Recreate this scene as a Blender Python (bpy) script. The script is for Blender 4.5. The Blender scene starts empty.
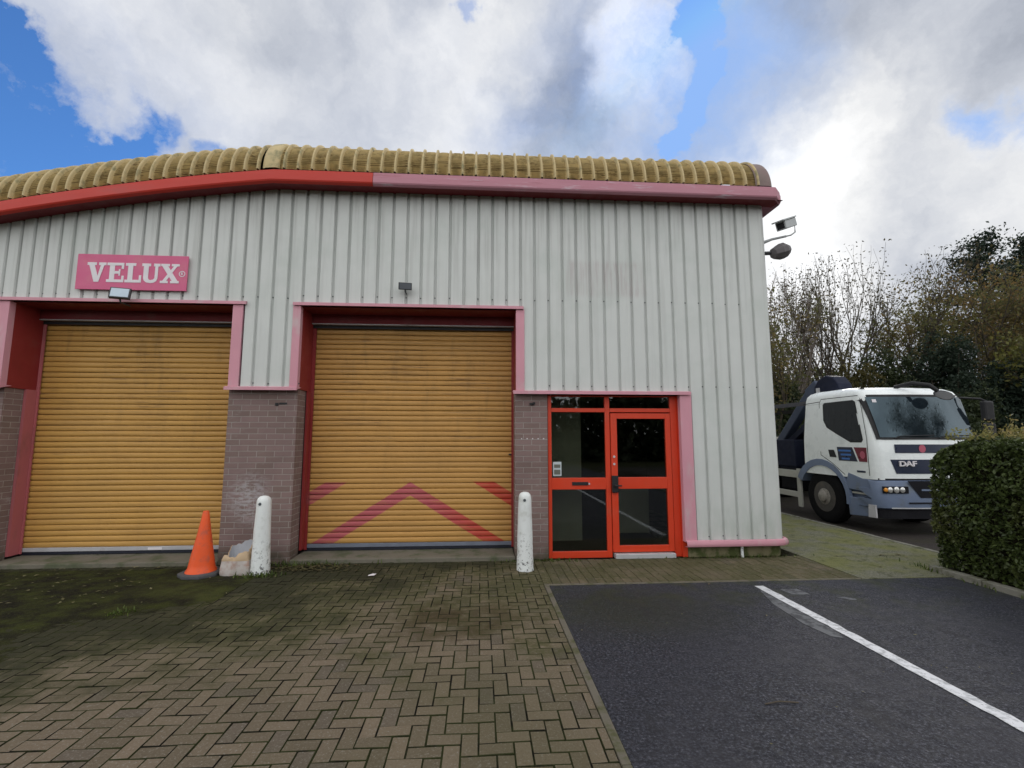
import bpy, math, random
import numpy as np
from mathutils import Vector, Matrix, noise as mnoise
R = math.radians
random.seed(7); RNG = np.random.default_rng(7)
scene = bpy.context.scene
col = scene.collection

# ------------------------------------------------------------------ camera
cam = bpy.data.objects.new('camera', bpy.data.cameras.new('camera'))
col.objects.link(cam)
cam.data.sensor_width = 36; cam.data.lens = 471 / 1024 * 36
cam.data.clip_start = .05; cam.data.clip_end = 3000
cam.location = (0, 0, 1.6); cam.rotation_euler = (R(90 + 6.49), 0, R(-3.755))
scene.camera = cam
scene.render.resolution_x = 1024; scene.render.resolution_y = 768
vs = scene.view_settings
vs.view_transform = 'Standard'; vs.look = 'None'; vs.gamma = 1; vs.exposure = 0.40
vs.use_curve_mapping = False

# ------------------------------------------------------------------ node helper
class NT:
    def __init__(s, tree): s.t = tree; s.n = tree.nodes; s.l = tree.links
    def new(s, ty, **kw):
        n = s.n.new(ty)
        for k, v in kw.items(): setattr(n, k, v)
        return n
    def put(s, sock, v):
        if v is None: return
        if isinstance(v, bpy.types.NodeSocket): s.l.new(v, sock)
        else:
            if sock.type == 'RGBA' and not hasattr(v, '__len__'): v = (v, v, v, 1)
            if sock.type == 'RGBA' and len(v) == 3: v = (*v, 1)
            sock.default_value = v
    def math(s, op, a, b=None, c=None, clamp=False):
        n = s.new('ShaderNodeMath', operation=op, use_clamp=clamp)
        for i, v in enumerate((a, b, c)): s.put(n.inputs[i], v)
        return n.outputs[0]
    def vmath(s, op, a, b=None, out=0):
        n = s.new('ShaderNodeVectorMath', operation=op)
        s.put(n.inputs[0], a); s.put(n.inputs[1], b)
        return n.outputs[out]
    def mix(s, f, a, b, blend='MIX'):
        n = s.new('ShaderNodeMix', data_type='RGBA', blend_type=blend)
        s.put(n.inputs[0], f); s.put(n.inputs[6], a); s.put(n.inputs[7], b)
        return n.outputs[2]
    def noise(s, vec, scale, detail=4, rough=.55, dist=0, out='Fac'):
        n = s.new('ShaderNodeTexNoise')
        s.put(n.inputs['Vector'], vec); n.inputs['Scale'].default_value = scale
        n.inputs['Detail'].default_value = detail; n.inputs['Roughness'].default_value = rough
        n.inputs['Distortion'].default_value = dist
        return n.outputs[out]
    def ramp(s, f, lo, hi, a=0.0, b=1.0):
        n = s.new('ShaderNodeMapRange', interpolation_type='SMOOTHSTEP')
        s.put(n.inputs[0], f); s.put(n.inputs[1], lo); s.put(n.inputs[2], hi); s.put(n.inputs[3], a); s.put(n.inputs[4], b)
        return n.outputs[0]
    def pos(s):
        if not hasattr(s, '_g'): s._g = s.new('ShaderNodeNewGeometry')
        return s._g.outputs['Position']
    def xyz(s, v=None):
        n = s.new('ShaderNodeSeparateXYZ'); s.put(n.inputs[0], v if v is not None else s.pos())
        return n.outputs[0], n.outputs[1], n.outputs[2]
    def comb(s, x, y, z):
        n = s.new('ShaderNodeCombineXYZ')
        for i, v in enumerate((x, y, z)): s.put(n.inputs[i], v)
        return n.outputs[0]
    def scl(s, v, k): return s.vmath('MULTIPLY', v, k)

# ------------------------------------------------------------------ world: sky with broken cloud
SUN_AZ, SUN_EL = 36.0, 24.0        # azimuth clockwise from +Y
w = bpy.data.worlds.new('World'); scene.world = w; w.use_nodes = True
N = NT(w.node_tree); N.n.clear()
sky = N.new('ShaderNodeTexSky', sky_type='NISHITA', sun_disc=False)
sky.sun_elevation = R(SUN_EL); sky.sun_rotation = R(SUN_AZ)
sky.air_density = 1.0; sky.dust_density = .6; sky.ozone_density = 2.5
D = N.new('ShaderNodeTexCoord').outputs['Generated']
D = N.vmath('NORMALIZE', D)
wn = N.noise(D, 5.5, 7, .6, out='Color')
wn = N.vmath('SUBTRACT', wn, (.5, .5, .5))
wn2 = N.vmath('SUBTRACT', N.noise(D, 17, 5, .6, out='Color'), (.5, .5, .5))
Dw = N.vmath('ADD', N.vmath('ADD', D, N.scl(wn, (.19, .19, .19))), N.scl(wn2, (.055, .055, .055)))
CY, SY = math.cos(R(3.755)), math.sin(R(3.755)); CP, SP = math.cos(R(6.49)), math.sin(R(6.49))
def pixdir(px, py):                 # where on the sky dome a cloud stands
    f = Vector((SY * CP, CY * CP, SP)); r = Vector((CY, -SY, 0)); u = r.cross(f)
    return ((px - 512) * r - (py - 384) * u + 471 * f).normalized()
def blob(px, py, rad, soft=.5, vec=Dw):
    d = pixdir(px, py)
    dist = N.vmath('DISTANCE', vec, tuple(d), out=1)
    return N.ramp(dist, rad * (1 - soft), rad * (1 + soft), 1.0, 0.0)
def addall(l):
    o = l[0]
    for k in l[1:]: o = N.math('ADD', o, k)
    return o
cl_n = N.noise(Dw, 3.2, 9, .62)
holes = addall([blob(-15, 75, .085), blob(12, 30, .035), blob(0, 140, .075), blob(60, 158, .06), blob(140, 130, .042), blob(110, 150, .03), blob(205, 152, .03),
                blob(690, 50, .032), blob(694, 95, .034), blob(680, 130, .028), blob(690, 5, .03), N.math('MULTIPLY', blob(1004, 122, .035, .8), .8), blob(470, 10, .02)])
holes = N.math('MULTIPLY', holes, N.ramp(cl_n, .30, .62, 1.3, .5))
holes = N.ramp(holes, .0, 1.1)
haze_b = addall([N.math('MULTIPLY', blob(700, 80, .13, .8), .62), N.math('MULTIPLY', blob(560, 150, .12, .8), .25), N.math('MULTIPLY', blob(60, 120, .2, .7), .22), N.math('MULTIPLY', blob(620, 0, .12, .8), .2)])
haze_b = N.math('MULTIPLY', haze_b, N.ramp(cl_n, .35, .65, 1.3, .4))
thin = N.ramp(N.noise(D, 2.1, 5, .5), .40, .75, 0, .35)
cover = N.math('SUBTRACT', N.math('SUBTRACT', 1.0, holes), N.math('ADD', haze_b, N.math('MULTIPLY', thin, .2)), clamp=True)
# cloud brightness: billows plus the large light and dark masses
bn = N.noise(Dw, 3.6, 10, .58, .15)
bright = N.math('MULTIPLY_ADD', bn, 7.6, 1.25)
pos_b = addall([N.math('MULTIPLY', blob(785, 258, .14, .9), 3.2), N.math('MULTIPLY', blob(820, 175, .09, .8), 1.8), N.math('MULTIPLY', blob(870, 110, .12, .8), .9),N.math('MULTIPLY', blob(635, 55, .07), 3.0), N.math('MULTIPLY', blob(490, 50, .12), 1.2),
                N.math('MULTIPLY', blob(430, 120, .2), 1.0), N.math('MULTIPLY', blob(1010, 190, .1), 1.6), N.math('MULTIPLY', blob(120, 60, .14), .8), N.math('MULTIPLY', blob(260, 130, .1), 1.0)])
neg_b = addall([N.math('MULTIPLY', blob(560, 110, .11, .6), 1.2), N.math('MULTIPLY', blob(900, 205, .09, .7), 1.3), N.math('MULTIPLY', blob(830, 60, .2, .8), .5), N.math('MULTIPLY', blob(770, 90, .2), .3), N.math('MULTIPLY', blob(900, 60, .2), .2),
                N.math('MULTIPLY', blob(330, 60, .2), .5)])
bright = N.math('SUBTRACT', N.math('ADD', bright, pos_b), neg_b)
_, dy_, dz_ = N.xyz(D)
back = N.ramp(dy_, -.3, .35, 2.25, 1.0)          # sky behind the camera brightened to light the shaded facade
bright = N.math('MULTIPLY', bright, back)
tint = N.mix(N.ramp(bright, 3.0, 7.5), (.86, .93, 1.08), (.99, .995, 1.0))
ccol = N.scl(tint, N.comb(bright, bright, bright))
skyc = N.vmath('MINIMUM', N.scl(sky.outputs[0], (.60, 1.0, 1.5)), (2.2, 3.8, 7.2))
final = N.mix(cover, skyc, ccol)
bg = N.new('ShaderNodeBackground'); N.put(bg.inputs[0], final); bg.inputs[1].default_value = .1
N.l.new(bg.outputs[0], N.new('ShaderNodeOutputWorld').inputs[0])

sun = bpy.data.objects.new('sun', bpy.data.lights.new('sun', 'SUN')); col.objects.link(sun)
sun.data.energy = 1.0; sun.data.angle = R(14); sun.data.color = (1, .95, .88)
sd = Vector((math.sin(R(SUN_AZ)) * math.cos(R(SUN_EL)), math.cos(R(SUN_AZ)) * math.cos(R(SUN_EL)), math.sin(R(SUN_EL))))
sun.rotation_euler = sd.to_track_quat('Z', 'Y').to_euler(); sun.location = (20, 30, 20)

# ------------------------------------------------------------------ materials
def mat(name, base, rough=.7, spec=.4, var=.12, vscale=6, bump=0, bscale=60, metal=0, dirt=None, dscale=3, dlo=.5, dhi=.75, dirt2=None, d2=(9, .58, .68), fn=None, stretch=None):
    m = bpy.data.materials.new(name); m.use_nodes = True
    n = NT(m.node_tree); b = n.n['Principled BSDF']
    p = n.pos()
    if stretch: p = n.scl(p, stretch)
    c = n.mix(n.noise(p, vscale, 5), tuple(max(0, v * (1 - var)) for v in base), tuple(min(1, v * (1 + var)) for v in base))
    if dirt: c = n.mix(n.ramp(n.noise(p, dscale, 7, .65), dlo, dhi), c, dirt)
    if dirt2: c = n.mix(n.ramp(n.noise(p, d2[0], 7, .65), d2[1], d2[2]), c, dirt2)
    if fn: c = fn(n, c) or c
    n.put(b.inputs['Base Color'], c)
    b.inputs['Metallic'].default_value = metal
    b.inputs['Specular IOR Level'].default_value = spec
    n.put(b.inputs['Roughness'], n.ramp(n.noise(p, vscale * 1.7, 3), .3, .7, max(.02, rough - .08), min(1, rough + .08)))
    if bump:
        bp = n.new('ShaderNodeBump'); bp.inputs['Strength'].default_value = 1; bp.inputs['Distance'].default_value = bump
        n.put(bp.inputs['Height'], n.noise(p, bscale, 5)); n.l.new(bp.outputs[0], b.inputs['Normal'])
    return m

def brick_fn(n, c):
    x, y, z = n.xyz()
    v = n.comb(n.math('ADD', x, y), z, 0)
    bt = n.new('ShaderNodeTexBrick'); n.put(bt.inputs['Vector'], v)
    for k, val in (('Scale', 1), ('Mortar Size', .0045), ('Mortar Smooth', .3), ('Bias', 0), ('Brick Width', .225), ('Row Height', .075)): bt.inputs[k].default_value = val
    bt.offset = .5
    n.put(bt.inputs['Color1'], (.19, .135, .118)); n.put(bt.inputs['Color2'], (.245, .17, .16)); n.put(bt.inputs['Mortar'], (.37, .335, .31))
    fac = bt.outputs['Fac']
    p = n.pos()
    c = n.mix(n.ramp(n.noise(p, 2.2, 4), .35, .7, 0, .35), bt.outputs['Color'], (.15, .10, .10))
    # pale salts and scuffs, broken up course by course
    sc = n.math('MULTIPLY', n.ramp(n.noise(n.scl(p, (1, 1, 3.2)), 7, 6, .7), .54, .72), n.ramp(n.noise(p, 1.7, 2), .42, .6))
    c = n.mix(n.math('MULTIPLY', sc, .55), c, (.36, .33, .32))
    patch = n.vmath('DISTANCE', n.scl(p, (1, 1, .8)), (-2.98, 6.4, .82 * .8), out=1)
    pf = n.math('MULTIPLY', n.ramp(patch, .06, .36, 1, 0), n.ramp(n.noise(n.scl(p, (1, 1, 2.5)), 12, 5, .7), .38, .62))
    c = n.mix(n.math('MULTIPLY', pf, .8), c, (.42, .40, .41))
    c = n.mix(n.math('MULTIPLY', n.ramp(z, 0, .3, 1, 0), n.ramp(n.noise(p, 6, 5), .3, .6, .2, .8)), c, (.05, .055, .03))
    b = n.n['Principled BSDF']
    bp = n.new('ShaderNodeBump'); bp.inputs['Distance'].default_value = .004
    n.put(bp.inputs['Height'], n.math('MULTIPLY_ADD', n.noise(p, 90, 4), .4, n.math('SUBTRACT', 1.0, fac)))
    n.l.new(bp.outputs[0], b.inputs['Normal'])
    return c

def clad_fn(n, c):
    x, y, z = n.xyz(); p = n.pos()
    # run-down dirt streaks, thin in x and long in z, strongest under the eaves
    st = n.noise(n.scl(p, (14, 14, .55)), 1.0, 5, .6)
    c = n.mix(n.math('MULTIPLY', n.ramp(st, .45, .75), n.ramp(z, 3.2, 5.0, .15, .5)), c, (.25, .25, .23))
    c = n.mix(n.math('MULTIPLY', n.math('MULTIPLY', n.ramp(y, 6.345, 6.358), n.ramp(x, -3.4, -1.2, 1.0, .5)), n.ramp(n.math('ADD', z, n.math('MULTIPLY', n.noise(n.scl(p, (9, 1, .3)), 1, 3), .5)), 3.4, 5.3, .25, .65)), c, (.15, .155, .15))  # valley shade painted in, stronger at left and under the soffit
    c = n.mix(n.math('MULTIPLY', n.ramp(n.noise(p, 1.3, 6, .6), .45, .7), .35), c, (.44, .49, .45))
    low = n.math('MULTIPLY', n.ramp(z, .2, .9, 1, 0), n.ramp(n.noise(n.scl(p, (6, 6, 2)), 1.5, 4), .35, .65))
    c = n.mix(n.math('MULTIPLY', low, .4), c, (.36, .42, .36))
    # ghost of a removed sign
    g = n.math('MULTIPLY', n.ramp(n.math('ABSOLUTE', n.math('SUBTRACT', x, 1.75)), .50, .62, 1, 0), n.ramp(n.math('ABSOLUTE', n.math('SUBTRACT', z, 3.82)), .2, .3, 1, 0))
    c = n.mix(n.math('MULTIPLY', g, n.ramp(n.noise(n.scl(p, (18, 1, 1.2)), 2, 4), .42, .7, .1, .5)), c, (.42, .36, .36))
    return c

def shutter_fn(xc, chev):
    def fn(n, c):
        x, y, z = n.xyz(); p = n.pos()
        ghost = n.noise(n.scl(p, (.8, 1, 13.333)), 1.0, 3, .7)
        c = n.mix(n.ramp(ghost, .35, .7, 0, .4), c, (.44, .25, .085))
        c = n.mix(n.math('MULTIPLY', n.ramp(n.noise(n.scl(p, (5, 5, 1.1)), 1.1, 6, .7), .5, .78), n.ramp(z, .8, 3.1, .10, .5)), c, (.18, .11, .05))
        dk = n.math('MULTIPLY', n.ramp(n.noise(n.scl(p, (1.1, 1, 26.6)), 1.3, 5, .75), .50, .68), n.ramp(n.noise(p, 1.1, 4, .6), .40, .62))
        c = n.mix(n.math('MULTIPLY', dk, n.ramp(z, .6, 2.2, .25, .75)), c, (.14, .075, .04))
        if chev:
            f = n.math('MULTIPLY_ADD', n.math('ABSOLUTE', n.math('SUBTRACT', x, xc)), .62, z)
            f = n.math('ADD', f, n.math('MULTIPLY_ADD', n.noise(p, 30, 3), .02, -.01))
            def band(a, b): return n.math('MULTIPLY', n.ramp(f, a - .006, a + .006), n.ramp(f, b - .006, b + .006, 1, 0))
            m_ = n.math('ADD', band(.79, .975), band(1.52, 1.705))
            m_ = n.math('MULTIPLY', m_, n.ramp(z, .965, .985, 1, 0))
            m_ = n.math('MULTIPLY', m_, n.ramp(n.noise(n.scl(p, (1, 1, 13.3)), 3, 5, .7), .25, .55, .55, .95))
            pc = n.mix(n.ramp(x, xc, xc + 1.2), (.44, .09, .115), (.50, .05, .035))
            c = n.mix(m_, c, pc)
        return c
    return fn

def moss_fn(n, c): return c

M = {}
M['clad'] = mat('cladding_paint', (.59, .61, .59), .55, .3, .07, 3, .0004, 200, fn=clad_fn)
M['trim'] = mat('faded_pink_trim', (.60, .29, .35), .6, .3, .14, 4, dirt=(.55, .42, .43), dscale=5, dlo=.5, dhi=.8, stretch=(1, 1, .4))
M['trimred'] = mat('red_jamb', (.25, .028, .028), .5, .3, .25, 3, dirt=(.22, .05, .05), dscale=3)
M['trimpale'] = mat('faded_lit_guide', (.42, .12, .13), .6, .3, .18, 3, dirt=(.28, .10, .10), dscale=4, stretch=(1, 1, .4))  # faded red, with the light on the left jamb put into the colour
M['fred'] = mat('red_fascia', (.50, .042, .028), .45, .35, .12, 2, dirt=(.42, .06, .05), dscale=2, stretch=(.5, 1, 2))
M['fpurple'] = mat('faded_fascia', (.47, .22, .27), .6, .3, .16, 3, dirt=(.36, .14, .17), dscale=3, dirt2=(.52, .40, .45), d2=(9, .56, .7), stretch=(.35, 1, 3))
M['soffit'] = mat('red_soffit', (.17, .02, .024), .6, .3, .2, 4, dirt=(.16, .04, .04))
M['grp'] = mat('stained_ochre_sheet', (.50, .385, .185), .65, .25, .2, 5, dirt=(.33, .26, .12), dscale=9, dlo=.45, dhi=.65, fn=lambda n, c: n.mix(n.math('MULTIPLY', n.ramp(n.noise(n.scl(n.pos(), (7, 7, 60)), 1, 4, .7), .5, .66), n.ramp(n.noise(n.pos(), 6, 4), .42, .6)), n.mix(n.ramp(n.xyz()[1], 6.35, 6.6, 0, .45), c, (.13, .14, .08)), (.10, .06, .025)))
M['grpdark'] = mat('stained_shaded_groove', (.20, .14, .065), .8, .15, .3, 9)  # crimp shade and stain coloured into the groove faces
M['grprib'] = mat('ochre_rib', (.49, .39, .21), .65, .25, .15, 5, dirt=(.24, .22, .12), dscale=6, dlo=.5, dhi=.7)
M['grey_end'] = mat('weathered_end_cap', (.20, .14, .13), .6, .3, .2, 4, dirt=(.16, .14, .12))
M['roof'] = mat('roof_sheet', (.22, .22, .2), .7)
M['brick'] = mat('purple_brown_brick', (.3, .2, .2), .85, .2, fn=brick_fn)
M['concrete'] = mat('concrete', (.165, .15, .12), .9, .2, .2, 8, .002, 60, dirt=(.09, .10, .06), dscale=4, dlo=.42, dhi=.66)
M['plinth'] = mat('mossy_plinth', (.19, .17, .10), .9, .2, .25, 9, .003, 60, dirt=(.07, .085, .03), dscale=6, dlo=.42, dhi=.62)
M['shut1'] = mat('mustard_slats_left', (.53, .298, .078), .5, .35, .12, 2, fn=shutter_fn(0, False))
M['shut2'] = mat('mustard_slats_chevron', (.52, .282, .08), .5, .35, .12, 2, fn=shutter_fn(-.99, True))
M['groove'] = mat('dark_slat_joint', (.11, .06, .025), .8, .15, .3, 5)  # slat joint rows darker than the slats
M['rail'] = mat('shutter_bottom_rail', (.16, .18, .23), .5, .4, .3, 6)
M['palerail'] = mat('galvanised_rail', (.42, .42, .44), .5, .4, .25, 6, dirt=(.2, .15, .12))
M['black'] = mat('black_rubber', (.02, .02, .022), .6, .3, .2)
M['rubber'] = mat('bottom_seal', (.012, .014, .025), .6)
M['orange'] = mat('orange_frame_paint', (.62, .050, .016), .4, .4, .08, 5, dirt=(.55, .07, .03), dscale=4, dlo=.55)
M['alu'] = mat('aluminium', (.55, .56, .58), .4, .5, .1, 5, metal=.3)
M['sign'] = mat('pink_sign_panel', (.60, .12, .24), .5, .35, .08, 4, dirt=(.6, .17, .25), dscale=3)
M['white'] = mat('white_lettering', (.72, .69, .72), .5, .3, .08, 8)
M['whitepaint'] = mat('chipped_white_paint', (.74, .77, .76), .6, .3, .08, 6, .003, 50, dirt=(.52, .54, .50), dscale=5, fn=lambda n, c: n.mix(
    n.math('MULTIPLY', n.ramp(n.noise(n.pos(), 22, 6, .7), .545, .585), n.ramp(n.math('ADD', n.xyz()[2], n.math('MULTIPLY', n.noise(n.pos(), 4, 2), .3)), .12, .75, 1, 0)), c, (.10, .10, .10)))
M['cone'] = mat('cone_orange', (.78, .10, .022), .5, .35, .15, 5, dirt=(.55, .10, .05), dscale=9, dlo=.5, dhi=.7)
M['conebase'] = mat('cone_base_grey', (.085, .085, .09), .85, .2, .3, 9)
M['sack'] = mat('sack_white', (.50, .46, .43), .85, .2, .12, 10, .004, 30, dirt=(.36, .22, .17), dscale=7, dlo=.45, dhi=.7)
M['sacktan'] = mat('sack_tan_fold', (.46, .34, .22), .85, .2, .15, 10)
M['sackin'] = mat('sack_inside', (.42, .43, .46), .9, .2, .2, 10)
M['lamp_body'] = mat('dark_lamp_housing', (.03, .032, .035), .4, .4)
M['lamp_glass'] = mat('lamp_glass', (.46, .56, .64), .15, .6, .15, 9)
M['lens_dark'] = mat('dark_lamp_glass', (.13, .14, .16), .2, .5, .15, 9)
M['cctv'] = mat('cctv_grey', (.40, .42, .42), .5, .4)
M['lampgrey'] = mat('weathered_lamp_hood', (.13, .12, .125), .6, .3, .2, 9)
M['screw'] = mat('screw_heads', (.06, .07, .08), .5)
M['int_wall'] = mat('interior_wall', (.15, .155, .13), .9, .2)
M['int_dark'] = mat('interior_dark', (.035, .03, .03), .9, .2)
M['int_pale'] = mat('interior_pale_wall', (.34, .33, .25), .9, .2)
M['notice'] = mat('notice_paper', (.5, .56, .58), .7)
M['tcab'] = mat('truck_white', (.84, .88, .88), .3, .5, .04, 3, dirt=(.72, .77, .77), dscale=2)
M['tgrey'] = mat('truck_bumper_grey', (.155, .20, .30), .45, .4, .12, 4, dirt=(.15, .17, .19), dscale=3)
M['tdark'] = mat('truck_chassis', (.014, .014, .017), .8, .12, .3)
M['tyre'] = mat('tyre', (.012, .012, .013), .95, .08, .3, 20)
M['rim'] = mat('rim', (.075, .07, .065), .6, .4, .2, 10, dirt=(.12, .1, .08), dscale=10)
M['hub'] = mat('wheel_hub', (.28, .26, .23), .6, .4, .25, 12, dirt=(.10, .09, .08), dscale=14)
M['crane'] = mat('crane_steel', (.012, .015, .032), .6, .15, .3)
M['cranegrey'] = mat('crane_boom', (.06, .075, .115), .5, .2, .2)
M['guard'] = mat('side_guard', (.42, .42, .38), .6, .3, .15)
M['tglass'] = mat('truck_glass', (.012, .018, .024), .04, .6, .1)
M['tglass'].node_tree.nodes['Principled BSDF'].inputs['IOR'].default_value = 1.65
M['tglass'].node_tree.nodes['Principled BSDF'].inputs['Specular Tint'].default_value = (.62, .86, 1, 1)
M['sideglass'] = mat('truck_side_glass', (.010, .013, .018), .08, .35, .1)
M['decalblue'] = mat('decal_navy', (.015, .022, .05), .35, .4)
M['decalred'] = mat('decal_maroon', (.16, .015, .03), .35, .4)
M['decalrose'] = mat('decal_rose', (.45, .10, .15), .4)
M['decalsky'] = mat('decal_blue_text', (.05, .16, .45), .4)
M['chrome'] = mat('chrome_light', (.7, .7, .68), .15, .7, .1, metal=.6)
M['amber'] = mat('amber_lens', (.7, .28, .03), .25, .5)
M['plate'] = mat('pale_step_plate', (.5, .5, .52), .6)
M['bark'] = mat('bark', (.085, .07, .055), .9, .2, .3, 20, .006, 30, dirt=(.06, .075, .04))
M['palebark'] = mat('pale_bark', (.20, .17, .15), .9, .2, .3, 20, .004, 30)

def glass_mat():
    m = bpy.data.materials.new('window_glass'); m.use_nodes = True; n = NT(m.node_tree); n.n.clear()
    tr = n.new('ShaderNodeBsdfTransparent'); n.put(tr.inputs[0], (.72, .75, .72))
    gl = n.new('ShaderNodeBsdfGlossy'); gl.inputs['Roughness'].default_value = .015; n.put(gl.inputs[0], (.95, .97, 1))
    fr = n.new('ShaderNodeFresnel'); fr.inputs[0].default_value = 1.55
    mx = n.new('ShaderNodeMixShader'); n.l.new(n.math('MULTIPLY', fr.outputs[0], 1.25), mx.inputs[0])
    n.l.new(tr.outputs[0], mx.inputs[1]); n.l.new(gl.outputs[0], mx.inputs[2])
    n.l.new(mx.outputs[0], n.new('ShaderNodeOutputMaterial').inputs[0])
    return m
M['glass'] = glass_mat()

def leaf_mat(name, cols, trans=.35, rough=.55):
    m = bpy.data.materials.new(name); m.use_nodes = True; n = NT(m.node_tree); n.n.clear()
    g = n.new('ShaderNodeNewGeometry')
    c = n.mix(n.ramp(g.outputs['Random Per Island'], 0.0, .9), cols[0], cols[1])
    if len(cols) > 2: c = n.mix(n.ramp(n.noise(g.outputs['Position'], 1.1, 3), .45, .62), c, cols[2])
    c = n.mix(n.ramp(n.noise(g.outputs['Position'], 2.7, 3), .3, .75, 0, .5), c, tuple(v * .5 for v in cols[0]))
    pb = n.new('ShaderNodeBsdfPrincipled'); n.put(pb.inputs['Base Color'], c); pb.inputs['Roughness'].default_value = rough; pb.inputs['Specular IOR Level'].default_value = .3
    tl = n.new('ShaderNodeBsdfTranslucent'); n.put(tl.inputs[0], c)
    mx = n.new('ShaderNodeMixShader'); mx.inputs[0].default_value = trans
    n.l.new(pb.outputs[0], mx.inputs[1]); n.l.new(tl.outputs[0], mx.inputs[2])
    n.l.new(mx.outputs[0], n.new('ShaderNodeOutputMaterial').inputs[0])
    return m

# ------------------------------------------------------------------ mesh kit
class MB:
    def __init__(s): s.v = []; s.f = []; s.mi = []; s.k = 0
    def add(s, vs_, fs):
        o = len(s.v); s.v += [tuple(v) for v in vs_]
        for f in fs: s.f.append(tuple(i + o for i in f)); s.mi.append(s.k)
        return s
    def box(s, x0, x1, y0, y1, z0, z1):
        return s.add([(x0, y0, z0), (x1, y0, z0), (x1, y1, z0), (x0, y1, z0), (x0, y0, z1), (x1, y0, z1), (x1, y1, z1), (x0, y1, z1)],
                     [(0, 3, 2, 1), (4, 5, 6, 7), (0, 1, 5, 4), (1, 2, 6, 5), (2, 3, 7, 6), (3, 0, 4, 7)])
    def obox(s, c, ax, half):      # oriented box, ax = 3 unit vectors
        c = Vector(c); vs_ = []
        for k in range(8):
            sg = ((-1, 1)[k & 1], (-1, 1)[(k >> 1) & 1], (-1, 1)[k >> 2])
            vs_.append(c + sum((ax[i] * sg[i] * half[i] for i in range(3)), Vector()))
        return s.add(vs_, [(0, 2, 3, 1), (4, 5, 7, 6), (0, 1, 5, 4), (1, 3, 7, 5), (3, 2, 6, 7), (2, 0, 4, 6)])
    def prism(s, pts, axis, a0, a1):   # polygon in the two other axes, extruded along axis
        def mk(p, a): 
            if axis == 'x': return (a, p[0], p[1])
            if axis == 'y': return (p[0], a, p[1])
            return (p[0], p[1], a)
        n = len(pts)
        vs_ = [mk(p, a0) for p in pts] + [mk(p, a1) for p in pts]
        return s.add(vs_, [tuple(range(n))[::-1], tuple(range(n, 2 * n))] + [(i, (i + 1) % n, n + (i + 1) % n, n + i) for i in range(n)])
    def tube(s, pts, rad, seg=8, cap=True):
        pts = [Vector(p) for p in pts]; rads = rad if hasattr(rad, '__len__') else [rad] * len(pts)
        o = []; up = Vector((0, 0, 1))
        for i, p in enumerate(pts):
            t = (pts[min(i + 1, len(pts) - 1)] - pts[max(i - 1, 0)]).normalized()
            a = t.cross(up if abs(t.z) < .95 else Vector((1, 0, 0))).normalized(); b = t.cross(a)
            o += [p + (a * math.cos(2 * math.pi * k / seg) + b * math.sin(2 * math.pi * k / seg)) * rads[i] for k in range(seg)]
        fs = [(i * seg + k, i * seg + (k + 1) % seg, (i + 1) * seg + (k + 1) % seg, (i + 1) * seg + k) for i in range(len(pts) - 1) for k in range(seg)]
        if cap: fs += [tuple(range(seg))[::-1], tuple(range((len(pts) - 1) * seg, len(pts) * seg))]
        return s.add(o, fs)
    def lathe(s, c, prof, seg=24, axis='z'):
        o = []
        for r_, h in prof:
            for k in range(seg):
                a = 2 * math.pi * k / seg; u, v = r_ * math.cos(a), r_ * math.sin(a)
                o.append((c[0] + u, c[1] + v, c[2] + h) if axis == 'z' else (c[0] + h, c[1] + u, c[2] + v) if axis == 'x' else (c[0] + u, c[1] + h, c[2] + v))
        n = len(prof)
        return s.add(o, [(i * seg + k, i * seg + (k + 1) % seg, (i + 1) * seg + (k + 1) % seg, (i + 1) * seg + k) for i in range(n - 1) for k in range(seg)]
                     + [tuple(range(seg))[::-1], tuple(range((n - 1) * seg, n * seg))])
    def grid(s, rows):
        m_ = len(rows[0]); 
        return s.add([p for r_ in rows for p in r_], [(i * m_ + j, i * m_ + j + 1, (i + 1) * m_ + j + 1, (i + 1) * m_ + j) for i in range(len(rows) - 1) for j in range(m_ - 1)])
    def build(s, name, mats, parent=None, smooth=False, bevel=0, recalc=True):
        me = bpy.data.meshes.new(name)
        o = bpy.data.objects.new(name, me); col.objects.link(o)
        org = Vector((0, 0, 0)); q = parent
        while q: org += q.location; q = q.parent
        if parent is None and s.v:
            a = np.array(s.v); org = Vector(((a[:, 0].min() + a[:, 0].max()) / 2, (a[:, 1].min() + a[:, 1].max()) / 2, a[:, 2].min())); o.location = org
        me.from_pydata([(v[0] - org[0], v[1] - org[1], v[2] - org[2]) for v in s.v], [], s.f)
        for m_ in (mats if isinstance(mats, (list, tuple)) else [mats]): me.materials.append(m_)
        if any(s.mi): me.polygons.foreach_set('material_index', s.mi)
        if recalc:
            import bmesh
            bm = bmesh.new(); bm.from_mesh(me); bmesh.ops.recalc_face_normals(bm, faces=bm.faces); bm.to_mesh(me); bm.free()
        if smooth:
            me.polygons.foreach_set('use_smooth', [True] * len(me.polygons))
            if smooth != 'all': me.set_sharp_from_angle(angle=R(38))
        if bevel:
            b = o.modifiers.new('bevel', 'BEVEL'); b.width = bevel; b.segments = 2; b.limit_method = 'ANGLE'; b.angle_limit = R(40)
        me.update()
        if parent: o.parent = parent
        return o

def tag(o, label=None, cat=None, group=None, kind=None):
    if label: o['label'] = label
    if cat: o['category'] = cat
    if group: o['group'] = group
    if kind: o['kind'] = kind
    return o
def thing(name, loc, label, cat, group=None):
    o = bpy.data.objects.new(name, None); o.empty_display_size = .1; col.objects.link(o); o.location = loc
    return tag(o, label, cat, group)

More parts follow.
